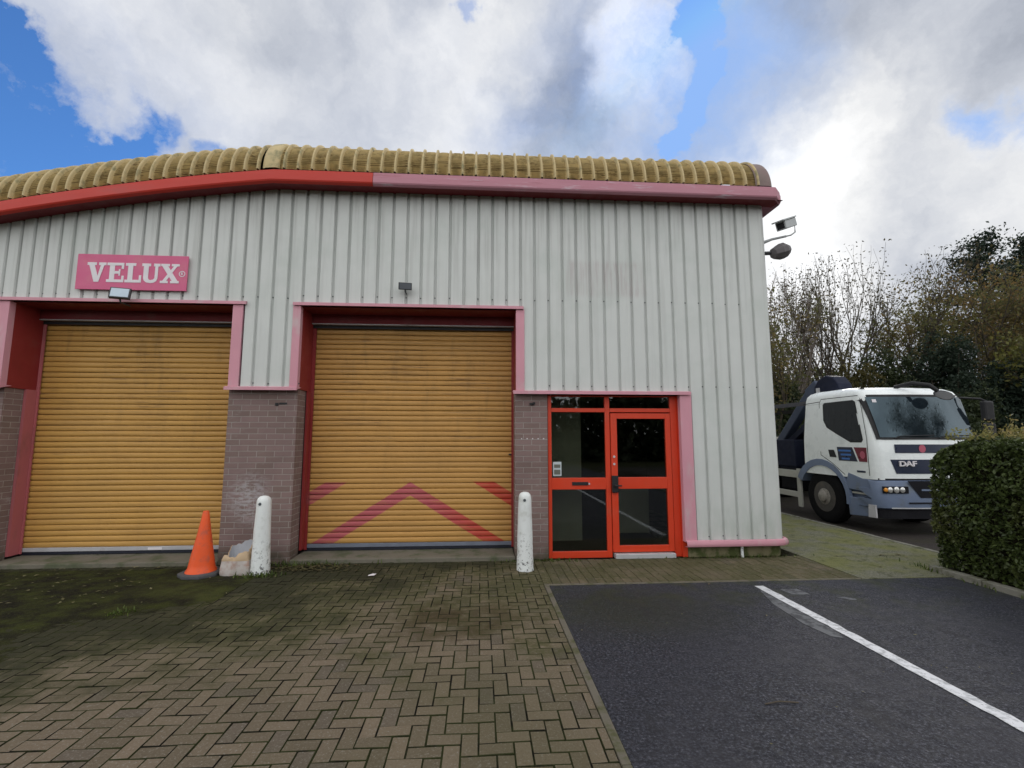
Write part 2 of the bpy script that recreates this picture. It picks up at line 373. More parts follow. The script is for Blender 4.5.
# ================================================================== GROUND
def pebbled(n, base, spk, moss_amt=0):
    pass
def asphalt_fn(n, c):
    x, y, z = n.xyz(); p = n.pos()
    sp = n.noise(p, 52, 5, .85); sp2 = n.noise(p, 17, 4, .75)
    c = n.mix(n.ramp(sp, .42, .62), (.005, .0055, .010), (.070, .073, .094))
    c = n.mix(n.math('MULTIPLY', n.ramp(sp, .59, .65), .8), c, (.24, .24, .27))
    c = n.mix(n.ramp(sp2, .46, .66, 0, .65), c, (.011, .012, .016))
    c = n.mix(n.ramp(n.noise(p, 1.3, 6, .65), .42, .66, 0, .45), c, (.038, .038, .048))
    # moss film towards the paving
    mf = n.math('MULTIPLY', n.ramp(n.noise(p, 2.6, 6, .65), .44, .66), n.ramp(y, 3.7, 5.3))
    c = n.mix(n.math('MULTIPLY', mf, .7), c, (.030, .036, .012))
    c = n.mix(n.ramp(n.vmath('DISTANCE', n.scl(p, (.7, 1, 1)), (.98, 4.55, 0), out=1), .1, .95, .6, 0), c, (.020, .023, .009))
    c = n.mix(n.ramp(n.noise(n.scl(p, (1.6, .5, 1)), 2.3, 6, .7), .54, .70, 0, .55), c, (.018, .018, .022))
    c = n.mix(n.ramp(n.noise(p, 5, 6, .75), .60, .72, 0, .4), c, (.12, .12, .125))
    b = n.n['Principled BSDF']; bp = n.new('ShaderNodeBump'); bp.inputs['Distance'].default_value = .007
    n.put(bp.inputs['Height'], n.math('MULTIPLY_ADD', sp2, .6, sp)); n.l.new(bp.outputs[0], b.inputs['Normal'])
    return c
M['asphalt'] = mat('asphalt', (.05, .05, .06), .78, .35, fn=asphalt_fn)
def paver_fn(n, c):
    x, y, z = n.xyz(); p = n.pos()
    g = n.n.new('ShaderNodeNewGeometry')
    rnd = g.outputs['Random Per Island']
    c = n.mix(rnd, (.122, .098, .068), (.180, .140, .100))
    c = n.mix(n.ramp(n.math('FRACT', n.math('MULTIPLY', rnd, 7.31)), .82, .9, 0, .5), c, (.085, .074, .064))
    sp = n.noise(p, 70, 4, .8)
    c = n.mix(n.ramp(sp, .54, .68, 0, .6), c, (.30, .285, .25))
    c = n.mix(n.ramp(sp, .44, .28, 0, .5), c, (.045, .035, .028))
    # green film over the bricks: thick by the wall and on the left, thinner towards the camera
    a = n.noise(p, 1.5, 6, .62)
    diag = n.math('ADD', n.math('MULTIPLY', n.math('SUBTRACT', -2.1, x), .11), n.math('MULTIPLY', n.math('SUBTRACT', y, 3.5), .12))
    near = n.math('ADD', n.ramp(y, 2.2, 5.4, -.09, .16), n.math('MINIMUM', n.math('MAXIMUM', diag, 0), .25))
    mf = n.ramp(n.math('ADD', a, near), .47, .70)
    mfine = n.ramp(n.noise(p, 18, 5, .7), .25, .58)
    c = n.mix(n.math('MULTIPLY', n.math('MULTIPLY', mf, mfine), .8), c, (.062, .064, .024))
    c = n.mix(n.math('MULTIPLY', n.ramp(n.noise(p, .55, 3), .38, .62), .38), c, (.075, .075, .034))
    c = n.mix(n.ramp(n.math('ADD', a, diag), .50, .74, 0, .85), c, (.026, .027, .015))
    stain = n.math('MULTIPLY', n.ramp(n.vmath('DISTANCE', n.scl(p, (.8, 1, 1)), (-.15, 4.4, 0), out=1), .15, .75, 1, 0), n.ramp(n.noise(p, 3, 4), .35, .6))
    c = n.mix(n.math('MULTIPLY', stain, .55), c, (.045, .026, .014))
    b = n.n['Principled BSDF']; bp = n.new('ShaderNodeBump'); bp.inputs['Distance'].default_value = .004
    n.put(bp.inputs['Height'], n.math('MULTIPLY_ADD', n.noise(p, 50, 4), 1.0, sp)); n.l.new(bp.outputs[0], b.inputs['Normal'])
    return c
M['paver'] = mat('block_paver', (.2, .16, .12), .9, .15, fn=paver_fn)
M['joint'] = mat('mossy_joint', (.032, .036, .014), .95, .1, .5, 8, .006, 60, dirt=(.012, .011, .008), dscale=4, dlo=.45, dhi=.6)
def mosssheet_fn(n, c):
    p = n.pos(); x, y, z = n.xyz()
    c = n.mix(n.ramp(n.noise(p, 3.2, 6, .65), .38, .66), (.014, .013, .009), (.038, .043, .012))
    c = n.mix(n.ramp(n.noise(p, 40, 4, .7), .52, .72, 0, .5), c, (.075, .085, .022))
    c = n.mix(n.math('MULTIPLY', n.ramp(n.noise(p, 1.2, 3), .45, .65), n.ramp(x, -4.2, -2.3)), c, (.062, .068, .020))
    c = n.mix(n.ramp(n.noise(p, 75, 3, .7), .66, .72, 0, .7), c, (.11, .10, .07))
    b = n.n['Principled BSDF']; bp = n.new('ShaderNodeBump'); bp.inputs['Distance'].default_value = .012
    n.put(bp.inputs['Height'], n.noise(p, 45, 6, .7)); n.l.new(bp.outputs[0], b.inputs['Normal'])
    return c
M['moss'] = mat('moss', (.05, .06, .02), .95, .1, fn=mosssheet_fn)
def pavement_fn(n, c):
    p = n.pos(); x, y, z = n.xyz()
    c = n.mix(n.ramp(n.noise(p, 60, 4, .7), .35, .7), (.10, .10, .08), (.23, .225, .18))
    c = n.mix(n.ramp(n.noise(p, 1.6, 6, .65), .38, .62, .1, .75), c, (.145, .150, .042))
    c = n.mix(n.ramp(n.noise(p, 7, 6, .75), .50, .66, 0, .75), c, (.050, .055, .02))
    b = n.n['Principled BSDF']; bp = n.new('ShaderNodeBump'); bp.inputs['Distance'].default_value = .006
    n.put(bp.inputs['Height'], n.noise(p, 60, 5)); n.l.new(bp.outputs[0], b.inputs['Normal'])
    return c
M['pavement'] = mat('mossy_pavement', (.15, .15, .1), .92, .15, fn=pavement_fn)
def road_fn(n, c):
    p = n.pos()
    c = n.mix(n.ramp(n.noise(p, 60, 4, .7), .3, .75), (.016, .014, .013), (.062, .05, .045))
    return n.mix(n.ramp(n.noise(p, 1.1, 5, .65), .45, .65, 0, .6), c, (.036, .036, .018))
M['road'] = mat('access_road', (.05, .045, .04), .85, .25, fn=road_fn)
M['earth'] = mat('rough_grass', (.045, .05, .02), .95, .1, .4, 1.5, dirt=(.04, .03, .018), dscale=.8)
M['soil'] = mat('hedge_soil', (.025, .02, .013), .95, .1, .4, 5, .01, 40)
M['line'] = mat('white_road_paint', (.62, .63, .66), .7, .3, .1, 20, dirt=(.33, .34, .36), dscale=16, dlo=.46, dhi=.66, dirt2=(.07, .07, .08), d2=(40, .62, .68))
M['patch'] = mat('worn_grey_patch', (.13, .135, .145), .85, .2, .2, 30, .003, 80, dirt=(.06, .062, .07), dscale=9, dlo=.45, dhi=.6)
M['kerb'] = mat('kerb_concrete', (.20, .195, .165), .9, .2, .2, 12, .003, 60, dirt=(.07, .075, .035), dscale=5, dlo=.45, dhi=.68)
M['edging'] = mat('edging_concrete', (.14, .125, .10), .9, .2, .2, 12, .003, 60, dirt=(.08, .08, .04), dscale=6, dlo=.45, dhi=.65)

def S(name, mb, m, **k): return tag(mb.build(name, m, **k), kind='structure')
S('ground', MB().box(-400, 400, -400, 400, -1.2, -.13), M['earth'])
S('asphalt', MB().box(.755, 5.42, -14, 5.30, -.5, 0), M['asphalt'])
S('road', MB().box(6.44, 13.5, -14, 40, -.6, -.10), M['road'])
pv = MB(); pv.box(4.35, 6.36, 5.62, 26, -.5, .004); pv.box(4.35, 5.42, 5.304, 5.62, -.5, .004)
S('pavement', pv, M['pavement'])
S('paving_bed', MB().box(-11, .70, -14, 6.39, -.5, -.008), M['joint'])
S('paving_bed', MB().box(.703, 4.347, 5.352, 6.39, -.5, -.008), M['joint'])
kb = MB()
y = 5.7
while y < 25: kb.box(6.362, 6.438, y, y + .905, -.3, .014 + random.uniform(-.002, .003)); y += .915
S('kerb', kb, M['kerb'], bevel=.006)
eg = MB(); y = -13.0
while y < 5.25: eg.box(.702, .752, y, min(y + .905, 5.30), -.3, .006 + random.uniform(-.002, .002)); y += .91
x = .702
while x < 4.2: eg.box(x, min(x + .905, 4.345), 5.303, 5.35, -.3, .004 + random.uniform(-.002, .002)); x += .91
S('edging', eg, M['edging'], bevel=.005)
S('planting_bed', MB().box(5.525, 7.0, -9, 5.6, -.5, .03), M['soil'])
hk = MB(); y = 5.58
while y > -8: hk.box(5.423, 5.52, y - .6, y - .008, -.3, .055 + random.uniform(-.012, .012)); y -= .608
x = 5.53
while x < 6.4: hk.box(x, x + .5, 5.603, 5.617, -.3, .03); x += .52
S('planting_bed_kerb', hk, M['kerb'], bevel=.012)

def herring(mb, x0, x1, y0, y1, ang_skip=None, cell=.0925):
    g = random.uniform(.003, .0065); ch = random.uniform(.003, .004)
    i0, i1 = int(math.floor(x0 / cell)) - 2, int(math.ceil(x1 / cell)) + 2
    j0, j1 = int(math.floor(y0 / cell)) - 2, int(math.ceil(y1 / cell)) + 2
    for i in range(i0, i1):
        for j in range(j0, j1):
            m_ = (i - j) % 4
            if m_ == 0: a, b, c_, d = i * cell, (i + 2) * cell, j * cell, (j + 1) * cell
            elif m_ == 3: a, b, c_, d = i * cell, (i + 1) * cell, j * cell, (j + 2) * cell
            else: continue
            a, b, c_, d = max(a + g / 2, x0), min(b - g / 2, x1), max(c_ + g / 2, y0), min(d - g / 2, y1)
            if b - a < .02 or d - c_ < .02: continue
            cx, cy = (a + b) / 2, (c_ + d) / 2
            h = -.002 + random.uniform(-.0025, .0025) + .004 * mnoise.noise(Vector((cx * .9, cy * .9, 3)))
            tx, ty = random.uniform(-.02, .02), random.uniform(-.02, .02)
            jx, jy = random.uniform(-.0012, .0012), random.uniform(-.0012, .0012)
            a += jx; b += jx; c_ += jy; d += jy
            def zz(px, py, dz): return (px, py, h + dz + (px - cx) * tx + (py - cy) * ty)
            lo = [(a, c_), (b, c_), (b, d), (a, d)]; hi = [(a + ch, c_ + ch), (b - ch, c_ + ch), (b - ch, d - ch), (a + ch, d - ch)]
            vs_ = [(p[0], p[1], -.03) for p in lo] + [zz(*p, -ch * .8) for p in lo] + [zz(*p, 0) for p in hi]
            mb.add(vs_, [(0, 1, 5, 4), (1, 2, 6, 5), (2, 3, 7, 6), (3, 0, 4, 7), (4, 5, 9, 8), (5, 6, 10, 9), (6, 7, 11, 10), (7, 4, 8, 11), (8, 9, 10, 11)])
            for q in range(9): mb.mi[-1 - q] = 0 if q == 0 else 1
pb = MB(); herring(pb, -9.2, .70, -.5, 6.385)
S('block_paving', pb, [M['paver'], M['joint']], recalc=False)
pb = MB()
# pavers laid stack-fashion in front of the entrance
for i in range(36):
    for j in range(5):
        a = .705 + i * .1012; c_ = 5.355 + j * .206
        if a > 4.30: continue
        h = random.uniform(-.004, .002); b_ = min(a + .097, 4.345); d_ = min(c_ + .201, 6.385); ch = .005
        pb.add([(a, c_, -.03), (b_, c_, -.03), (b_, d_, -.03), (a, d_, -.03), (a, c_, h - .004), (b_, c_, h - .004), (b_, d_, h - .004), (a, d_, h - .004),
                (a + ch, c_ + ch, h), (b_ - ch, c_ + ch, h), (b_ - ch, d_ - ch, h), (a + ch, d_ - ch, h)],
               [(0, 1, 5, 4), (1, 2, 6, 5), (2, 3, 7, 6), (3, 0, 4, 7), (4, 5, 9, 8), (5, 6, 10, 9), (6, 7, 11, 10), (7, 4, 8, 11), (8, 9, 10, 11)])
S('block_paving', pb, [M['paver'], M['joint']], recalc=False)
# old lettering of wear, line and patches
def sheet(pts, z): return MB().prism(pts, 'z', z - .003, z)
ln = MB(); L = []; Rr = []
for k in range(181):
    y = 5.13 - k * .06; L.append((2.965 + .014 * mnoise.noise(Vector((0, y * 9, 0))), y)); Rr.append((3.065 + .018 * mnoise.noise(Vector((5, y * 9, 0))), y))
ln.grid([[(p[0], p[1], .005) for p in L], [(p[0], p[1], .005) for p in Rr]])
S('parking_line', ln, M['line'], recalc=False)
S('road_patch', sheet([(2.93, 4.95), (2.955, 5.0), (2.955, 3.90), (2.91, 3.80), (2.84, 3.84), (2.79, 4.1), (2.83, 4.6)], .0042), M['patch'])
S('road_patch', sheet([(3.17, 5.0), (3.36, 5.01), (3.38, 4.82), (3.20, 4.84)], .0042), M['patch'])
S('road_patch', sheet([(3.58, 4.73), (3.66, 4.74), (3.74, 4.68), (3.72, 4.63), (3.66, 4.65)], .0042), M['patch'])

# moss carpet: a height field that rises out of the paving where it is thickest
nx, ny = 330, 190
X0, X1, Y0, Y1 = -8.2, .69, 3.0, 6.24
rows = []
for j in range(ny):
    yy = Y0 + (Y1 - Y0) * j / (ny - 1); r_ = []
    for i in range(nx):
        xx = X0 + (X1 - X0) * i / (nx - 1)
        nn = mnoise.fractal(Vector((xx * .8, yy * .8, 1.3)), 1.0, 2.0, 5) * .9
        fine = mnoise.noise(Vector((xx * 9, yy * 9, 0)))
        edge = -2.5 + (yy - 4.0) * .9                         # boundary runs diagonally up to the right
        m_ = (edge - xx) * .30 + nn * 1.2 + (yy - 4.1) * .30
        if xx > -2.6: m_ = min(m_, -.45 + nn + max(0, (yy - 5.85)) * 2.2 )
        if yy < 3.6: m_ -= (3.6 - yy) * 1.6
        h = -.013 + .016 * min(1, max(0, m_ * .8 + .25)) + .0045 * fine + .004 * mnoise.noise(Vector((xx * 30, yy * 30, 4)))
        r_.append((xx, yy, h))
    rows.append(r_)
mm = MB(); mm.grid(rows)
tag(mm.build('moss', M['moss'], smooth='all', recalc=False), 'dark green moss carpet over the block paving by the left shutter', 'moss', kind='stuff')

# ================================================================== BUILDING
XL, XR = -10.5, 4.06
YB, YC = 6.40, 6.33
def drop(x):
    d = max(0, -2.77 - x); return .115 * d + .016 * d * d
B = thing('industrial_unit', ((XL + XR) / 2, 12, 0), 'grey ribbed-metal warehouse unit with red fascia, curved ochre eaves and yellow roller shutters', 'building')

# cladding: trapezoid profile, crests at YC, valleys YC+.032
def pitch(x): return .196 if x > -3.3 else .196 - .034 * min(1, (-3.3 - x) / 2.4)
prof = []; x = XR - .02
edges = []
while x > XL: edges.append(x); x -= pitch(x)
vd = .028
for e in edges:                      # going left: crest from e to e-p+.062, then valley
    p_ = pitch(e)
    prof += [(e, YC), (e - p_ + .046, YC), (e - p_ + .034, YC + vd), (e - p_ + .012, YC + vd)]
prof.sort()
def prof_y(x):
    for (xa, ya), (xb, yb) in zip(prof, prof[1:]):
        if xa <= x <= xb: return ya + (yb - ya) * (x - xa) / max(1e-6, xb - xa)
    return YC
def ztop(x): return 5.02 - drop(x)
def clad(mb, xa, xb, zb):
    pts = [(xa, prof_y(xa))] + [q for q in prof if xa < q[0] < xb] + [(xb, prof_y(xb))]
    top = [(p[0], p[1], ztop(p[0])) for p in pts]; bot = [(p[0], p[1], zb) for p in pts]
    mid = [(p[0], p[1], zb + (ztop(p[0]) - zb) * .5) for p in pts]
    mb.grid([bot, mid, top])
cb = MB()
clad(cb, XL, -6.25, 2.25); clad(cb, -6.25, -6.19, 3.39)
clad(cb, -6.19, -3.14, 3.39); clad(cb, -3.14, -2.50, 2.25); clad(cb, -2.50, .57, 3.39); clad(cb, .57, 2.86, 2.23); clad(cb, 2.86, XR - .02, .21)
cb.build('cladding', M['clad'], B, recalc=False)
# rounded corner and side cladding
cc = MB(); rc = .10; pts = []
for k in range(9):
    a = math.pi / 2 * k / 8; pts.append((XR - .02 + rc * math.sin(a), YC + rc - rc * math.cos(a)))
cc.grid([[(p[0], p[1], .21) for p in pts], [(p[0], p[1], 5.0) for p in pts]])
cc.build('corner_trim', M['clad'], B, smooth='all', recalc=False)
sc = MB(); sp = []; y = YC + rc
while y < 24: sp += [(XR + .08, y), (XR + .08, y + .13), (XR + .05, y + .146), (XR + .05, y + .182)]; y += .196
sc.grid([[(p[0], p[1], .21) for p in sp], [(p[0], p[1], 5.0) for p in sp]])
sc.build('side_cladding', M['clad'], B, recalc=False)

# screws
sw = MB()
def screws(xa, xb, z, every=1):
    for k, e in enumerate(edges):
        p_ = pitch(e); cx = e - p_ + .023
        if xa < cx < xb:
            if random.random() < .12: continue
            sw.lathe((cx + random.uniform(-.004, .004), YC + vd - .003, z + random.uniform(-.006, .006)), [(.009, -.004), (.009, 0), (.004, .003)], 8, 'y')
screws(-6.3, -2.3, 3.47); screws(-2.45, 4, 3.50); screws(-3.2, -2.4, 2.31); screws(.6, 4, 2.30); screws(2.9, 4.0, .28)
sw.build('screw', M['screw'], B)['kind'] = 'stuff'

# backing shell so the inside is dark
sh = MB()
sh.box(XL, -6.12, 6.52, 6.60, 0, 4.2); sh.box(XL, XR, 6.41, 6.52, 3.44, 4.4); sh.box(-3.29, -2.46, 6.69, 6.75, 0, 3.5); sh.box(.5, .90, 6.69, 6.75, 0, 3.5)
sh.box(.5, XR, 6.412, 6.52, 2.24, 3.44); sh.box(2.80, XR, 6.412, 6.52, 0, 2.24)
sh.box(XR - .06, XR, 6.6, 24, 0, 4.95); sh.box(XL, XL + .1, 6.6, 24, 0, 3.6); sh.box(XL, XR, 24, 24.1, 0, 4.95)
sh.box(-2.9, XR, 6.41, 6.52, 4.4, 5.0)
sh.build('inner_wall', M['int_wall'], B)
MB().box(XL, XR, 6.5, 24, -.1, .012).build('floor', M['int_dark'], B)
# office room behind the entrance
rm = MB(); rm.box(.93, .98, 6.62, 9.6, .012, 2.5); rm.box(3.4, 3.45, 6.62, 9.6, .012, 2.5); rm.box(.98, 3.4, 9.6, 9.65, .012, 2.5); rm.box(.93, 3.45, 6.56, 9.65, 2.5, 2.55)
rm.build('lobby_wall', M['int_dark'], B)
MB().box(1.0, 1.50, 7.05, 7.1, .10, 2.3).build('lobby_partition', M['int_pale'], B)
MB().box(2.12, 2.60, 7.3, 7.36, .15, .98).build('lobby_door', M['int_pale'], B)

# roof sheeting: barrelled eaves of ribbed, crimped sheet, following the roof line
RB = .60
def eave_z(x): return 5.14 - drop(x)
bs = MB(); rb_ = MB()
xs = []; x = XR - .15
NS = 64
ribs = []
while x > XL:
    p_ = .182 if x > -2.6 else .168
    ribs.append((x, p_)); x -= p_
def arc(x, a, r_): return (x, 6.68 - r_ * math.cos(a), eave_z(x) + .02 + r_ * math.sin(a))
for (x, p_) in ribs:
    xa, xb = x - p_ + .012, x - .012
    if abs(x + 2.78) < .085: continue
    rows = []
    for i in range(NS * 2 + 1):
        a = (math.pi / 2 * 1.08) * i / (NS * 2)
        cr = .011 * math.cos(math.pi * i / 2) if i < NS * 1.7 else 0
        rows.append([arc(xx, a, RB - .030 + (cr if 0 < q < 4 else 0)) for q, xx in enumerate(np.linspace(xa, xb, 5))])
    nf = len(bs.f); bs.grid(rows)
    for q in range(nf, len(bs.f)):
        i = (q - nf) // 4
        if i % 4 in (1, 2) and 10 < i < 100 and (i % 4 == 2 or mnoise.noise(Vector((x * 3, i * .2, 0))) > .1) and mnoise.noise(Vector((x * 7, i * .13, 5))) > -.28: bs.mi[q] = 1
bs.build('eaves_sheet', [M['grp'], M['grpdark']], B, recalc=False)
for (x, p_) in ribs:
    wid = .10 if abs(x + 2.78) < .09 else .013
    top = .012
    rows = []
    for i in range(25):
        a = (math.pi / 2 * 1.08) * i / 24
        rows.append([arc(x - wid - .008, a, RB - .034), arc(x - wid, a, RB - .004), arc(x - wid * .6, a, RB + top), arc(x + wid * .6, a, RB + top), arc(x + wid, a, RB - .004), arc(x + wid + .008, a, RB - .034)])
    rb_.grid(rows)
rb_.build('eaves_rib', M['grprib'], B, smooth='all', recalc=False)['kind'] = 'stuff'
# rounded end of the eaves
en = MB(); rows = []
x1 = XR - .16
for i in range(15):
    a = (math.pi / 2) * i / 14
    row = []
    for k in range(13):
        b_ = (math.pi / 2) * k / 12
        rr = RB - .012
        # vertical height by a, plan turn by b_
        cx, cy = XR + .02, 6.68
        row.append((cx + min(1, .26) * rr * math.cos(a) * math.sin(b_), cy - rr * math.cos(a) * math.cos(b_), eave_z(x1) + .02 + rr * math.sin(a)))
    row = [(x1 - .03, row[0][1], row[0][2])] + row + [(row[-1][0], 20, row[-1][2])]
    rows.append(row)
en.grid(rows); en.build('eaves_end', M['grey_end'], B, smooth='all', recalc=False)
rf = MB(); rr_ = []
for x in np.linspace(XL, XR - .15, 40): rr_.append(x)
rf.grid([[(x, 6.66, eave_z(x) + RB - .02) for x in rr_], [(x, 24, eave_z(x) + RB + .05) for x in rr_]])
rf.build('roof', M['roof'], B, recalc=False)

# fascia: bent channel following the eaves
def fascia(name, xs_, m, end=False):
    f = MB(); sec = [(6.10, -.02), (6.065, .0), (6.055, .018), (6.055, .10), (6.07, .108), (6.07, .155), (6.09, .17), (6.2, .175)]
    rows = [[(x, yy, 4.975 - drop(x) + zz) for yy, zz in sec] for x in xs_]
    if end:   # chamfered return round the corner
        x = xs_[-1]
        for dx, dy in ((.06, .10), (.07, .5)):
            pass
        rows2 = [[(x + .13 - (yy - 6.055) * .35, yy + .13 + 0 * yy, 4.975 + zz) for yy, zz in sec]]
        rows += [[(x + .15, yy + .14, 4.975 + zz) for yy, zz in sec]]
        rows += [[(x + .15, 20, 4.975 + zz) for yy, zz in sec]]
    f.grid(rows); return f.build(name, m, B, recalc=False)
fascia('fascia', list(np.linspace(XL, -2.78, 40)) + [-1.47], M['fred'])
fascia('fascia', [-1.465, 0, 2, XR + .09], M['fpurple'], True)
sf = MB(); rows = []
for x in list(np.linspace(XL, -2.78, 40)) + [XR + .22]: rows.append([(x, 6.11, 4.966 - drop(x)), (x, 6.40, 5.0 - drop(x))])
sf.grid(rows); sf.build('soffit', M['soffit'], B, recalc=False)

# brick piers
br = MB().box(-3.31, -2.43, YB, 6.68, 0, 2.24); br.build('brick_pier', M['brick'], B)
MB().box(.462, .905, YB, 6.68, 0, 2.22).build('brick_pier', M['brick'], B)
MB().box(XL, -6.08, YB, 6.66, 0, 2.24).build('brick_pier', M['brick'], B)
pl = MB().prism([(2.80, 6.37), (XR - .0, 6.37), (XR + .07, 6.44), (XR + .07, 24), (2.80, 24)], 'z', 0, .17)
pl.build('plinth', M['plinth'], B, bevel=.01)
# base flashing round the corner
fl = MB(); pth = [(2.74, 6.325), (XR - .07, 6.325), (XR + .02, 6.345), (XR + .10, 6.40), (XR + .125, 6.47), (XR + .125, 24)]
out = [(0, .235), (-.04, .228), (-.052, .20), (-.052, .165), (-.045, .155), (.03, .15)]
rows = []
for i, (px, py) in enumerate(pth):
    nrm = [(0, -1), (0, -1), (.35, -.93), (.80, -.6), (1, -.1), (1, 0)][i]
    rows.append([(px + nrm[0] * -o, py + nrm[1] * -o, z) for o, z in out])
fl.grid(rows); fl.build('base_flashing', M['trim'], B, smooth=True, recalc=False)

def flash(name, xa, xb, z, m=M['trim'], y0=6.285, h=.05):
    f = MB().prism([(y0, z), (y0, z + h - .01), (y0 + .035, z + h), (6.44, z + h), (6.44, z + h - .004), (y0 + .02, z + .012), (y0 + .02, z)], 'x', xa, xb)
    return f.build(name, m, B)
flash('lintel_flashing', -7.4 + 1.15, -3.12, 3.355); flash('lintel_flashing', -2.51, .572, 3.355); flash('lintel_flashing', .43, 2.885, 2.185)
flash('pier_flashing', -3.325, -2.405, 2.215); flash('pier_flashing', XL, -6.04, 2.215)
# vertical trims
def trim(xa, xb, z0, z1, m=M['trim']): MB().box(xa, xb, 6.312, 6.40, z0, z1).build('jamb_trim', m, B, bevel=.004)
trim(-3.29, -3.16, 2.262, 3.354); trim(-2.515, -2.412, 2.262, 3.354); trim(.470, .585, 2.233, 3.354); trim(2.735, 2.895, .212, 2.184); trim(-6.24, -6.06, 2.262, 3.354)
# reveals, upper red steel and lower guide
YS = 6.86
rv = MB(); rv.box(-2.44, -2.412, 6.402, YS + .05, 2.24, 3.352); rv.box(-2.42, -2.392, 6.682, YS + .05, .10, 2.24); rv.build('jamb_reveal', M['trimred'], B)
rv = MB(); rv.box(.470, .495, 6.402, YS + .05, 2.22, 3.352); rv.box(.462, .49, 6.682, YS + .05, .1, 2.22); rv.build('jamb_reveal', M['trimred'], B)
rv = MB(); rv.box(-6.10, -6.062, 6.402, YS + .05, 2.24, 3.352); rv.build('jamb_reveal', M['trimred'], B)
rv = MB(); rv.box(-6.09, -6.045, 6.662, YS + .03, .08, 2.24); rv.build('jamb_reveal', M['trimpale'], B)
rv = MB(); rv.box(-3.32, -3.295, 6.402, YS + .05, 2.24, 3.352); rv.box(-3.32, -3.30, 6.682, YS + .05, .1, 2.24); rv.build('jamb_reveal', M['trimred'], B)
for xa, xb in ((-6.06, -3.297), (-2.411, .469)):
    f = MB(); f.box(xa, xb, 6.36, YS - .02, 3.345, 3.354); f.build('lintel_soffit', M['soffit'], B)
    f = MB(); f.box(xa, xb, YS - .12, YS - .06, 3.22, 3.343); f.build('lintel_soffit', M['soffit'], B)
    MB().box(xa, xb, YS - .125, YS - .055, 3.205, 3.218).build('lintel_edge', M['palerail'], B)
    MB().box(xa, xb, YS - .06, YS - .055, 3.16, 3.204).build('slot_shade', M['black'], B); MB().box(xa, xb, YS + .05, YS + .12, 3.0, 3.8).build('shutter_box', M['black'], B)  # thin strip is black for the shade below the lintel edge

def shutter(xa, xb, zb, m, railm):
    s_ = MB(); rows = []; pitch_ = .0735; n_ = int((3.34 - zb - .07) / pitch_) + 1
    for k in range(n_):
        z0 = zb + .07 + k * pitch_
        dz = random.uniform(-.0015, .0015); dy = random.uniform(-.003, .003)
        for t in range(9):
            u = t / 8
            rows.append([(xx, YS + dy + .010 * mnoise.noise(Vector((xx * 1.1, z0 * 1.3, 2.0))) - .0115 * math.sin(math.pi * min(1, u * 1.06)) ** .45 + (.012 if u > .93 else 0), z0 + dz + .005 * mnoise.noise(Vector((xx * .9, z0 * .7, 7.0))) + u * pitch_ * .985) for xx in np.linspace(xa, xb, 24)])
        # every interlock is a narrow dark gap
        rows.append([(xx, YS + .014, z0 + .005 * mnoise.noise(Vector((xx * .9, z0 * .7, 7.0))) + pitch_ * .99) for xx in np.linspace(xa, xb, 24)])
    s_.grid(rows)
    for q in range(len(s_.f)):
        if (q // 23) % 10 in (8, 9): s_.mi[q] = 1
    o = s_.build('roller_shutter', [m, M['groove']], B, smooth='all', recalc=False)
    o['label'] = 'mustard yellow slatted roller shutter' + (' with faded red chevrons' if m is M['shut2'] else ' without markings')
    r1 = MB().box(xa, xb, YS - .02, YS + .02, zb + .018, zb + .068); r1.build('bottom_rail', railm, o, bevel=.004)
    r1 = MB().box(xa, xb, YS - .012, YS + .012, zb - .02, zb + .016); r1.build('rubber_seal', M['rubber'], o)
    for xx, sg in ((xa, 1), (xb, -1)):
        g_ = MB(); g_.box(xx - .02, xx + .035 if sg > 0 else xx + .02, YS - .05, YS - .035, zb, 3.34) if sg > 0 else g_.box(xx - .03, xx + .02, YS - .05, YS - .035, zb, 3.34)
        g_.build('guide_rail', M['trimred'] if m is M['shut2'] else M['trimpale'] if sg > 0 else M['trimred'], o)
    return o
s1 = shutter(-6.06, -3.30, .078, M['shut1'], M['palerail'])
s2 = shutter(-2.40, .468, .078, M['shut2'], M['rail'])
MB().box(-6.075, -3.315, 6.385, 6.98, -.1, .05).build('sill', M['concrete'], B, bevel=.01)
MB().box(-2.425, .458, 6.385, 6.98, -.1, .05).build('sill', M['concrete'], B, bevel=.01)
MB().box(-4.45, -4.27, YS - .024, YS - .02, .103, .135).build('rail_sticker', M['white'], s1)
# shutter pull handle and lock
MB().box(.40, .468, YS - .045, YS - .02, 1.35, 1.37).build('lock', M['black'], s2)

# ------------------------------------------------ entrance screen
F0, F1 = 6.44, 6.50
fr = MB()
X_ = dict(l=.918, m0=1.715, m1=1.785, r=2.735)
fr.box(.915, .965, F0, F1, .0, 2.18)           # left stile
fr.box(1.712, 1.778, F0 + .001, F1, .0, 2.18)  # mullion
fr.box(2.64, 2.735, F0, F1, .0, 2.18)          # right stile
for xa, xb in ((.965, 1.712), (1.778, 2.64)):
    fr.box(xa, xb, F0 + .002, F1 - .002, 2.165, 2.18)
fr.box(.965, 1.712, F0 + .002, F1 - .002, 1.95, 2.005)
fr.box(1.778, 2.64, F0 + .002, F1 - .002, 1.95, 2.005)
fr.box(.965, 1.712, F0 + .002, F1 - .002, .90, 1.055)
fr.box(.965, 1.712, F0 + .002, F1 - .002, .0, .085)
ef = fr.build('entrance_frame', M['orange'], B, bevel=.004)
for (xa, xb, za, zb) in ((.965, 1.712, .085, .90), (.965, 1.712, 1.055, 1.95), (.965, 1.712, 2.005, 2.165), (1.778, 2.64, 2.005, 2.165)):
    MB().box(xa, xb, 6.468, 6.472, za, zb).build('glass_pane', M['glass'], ef)
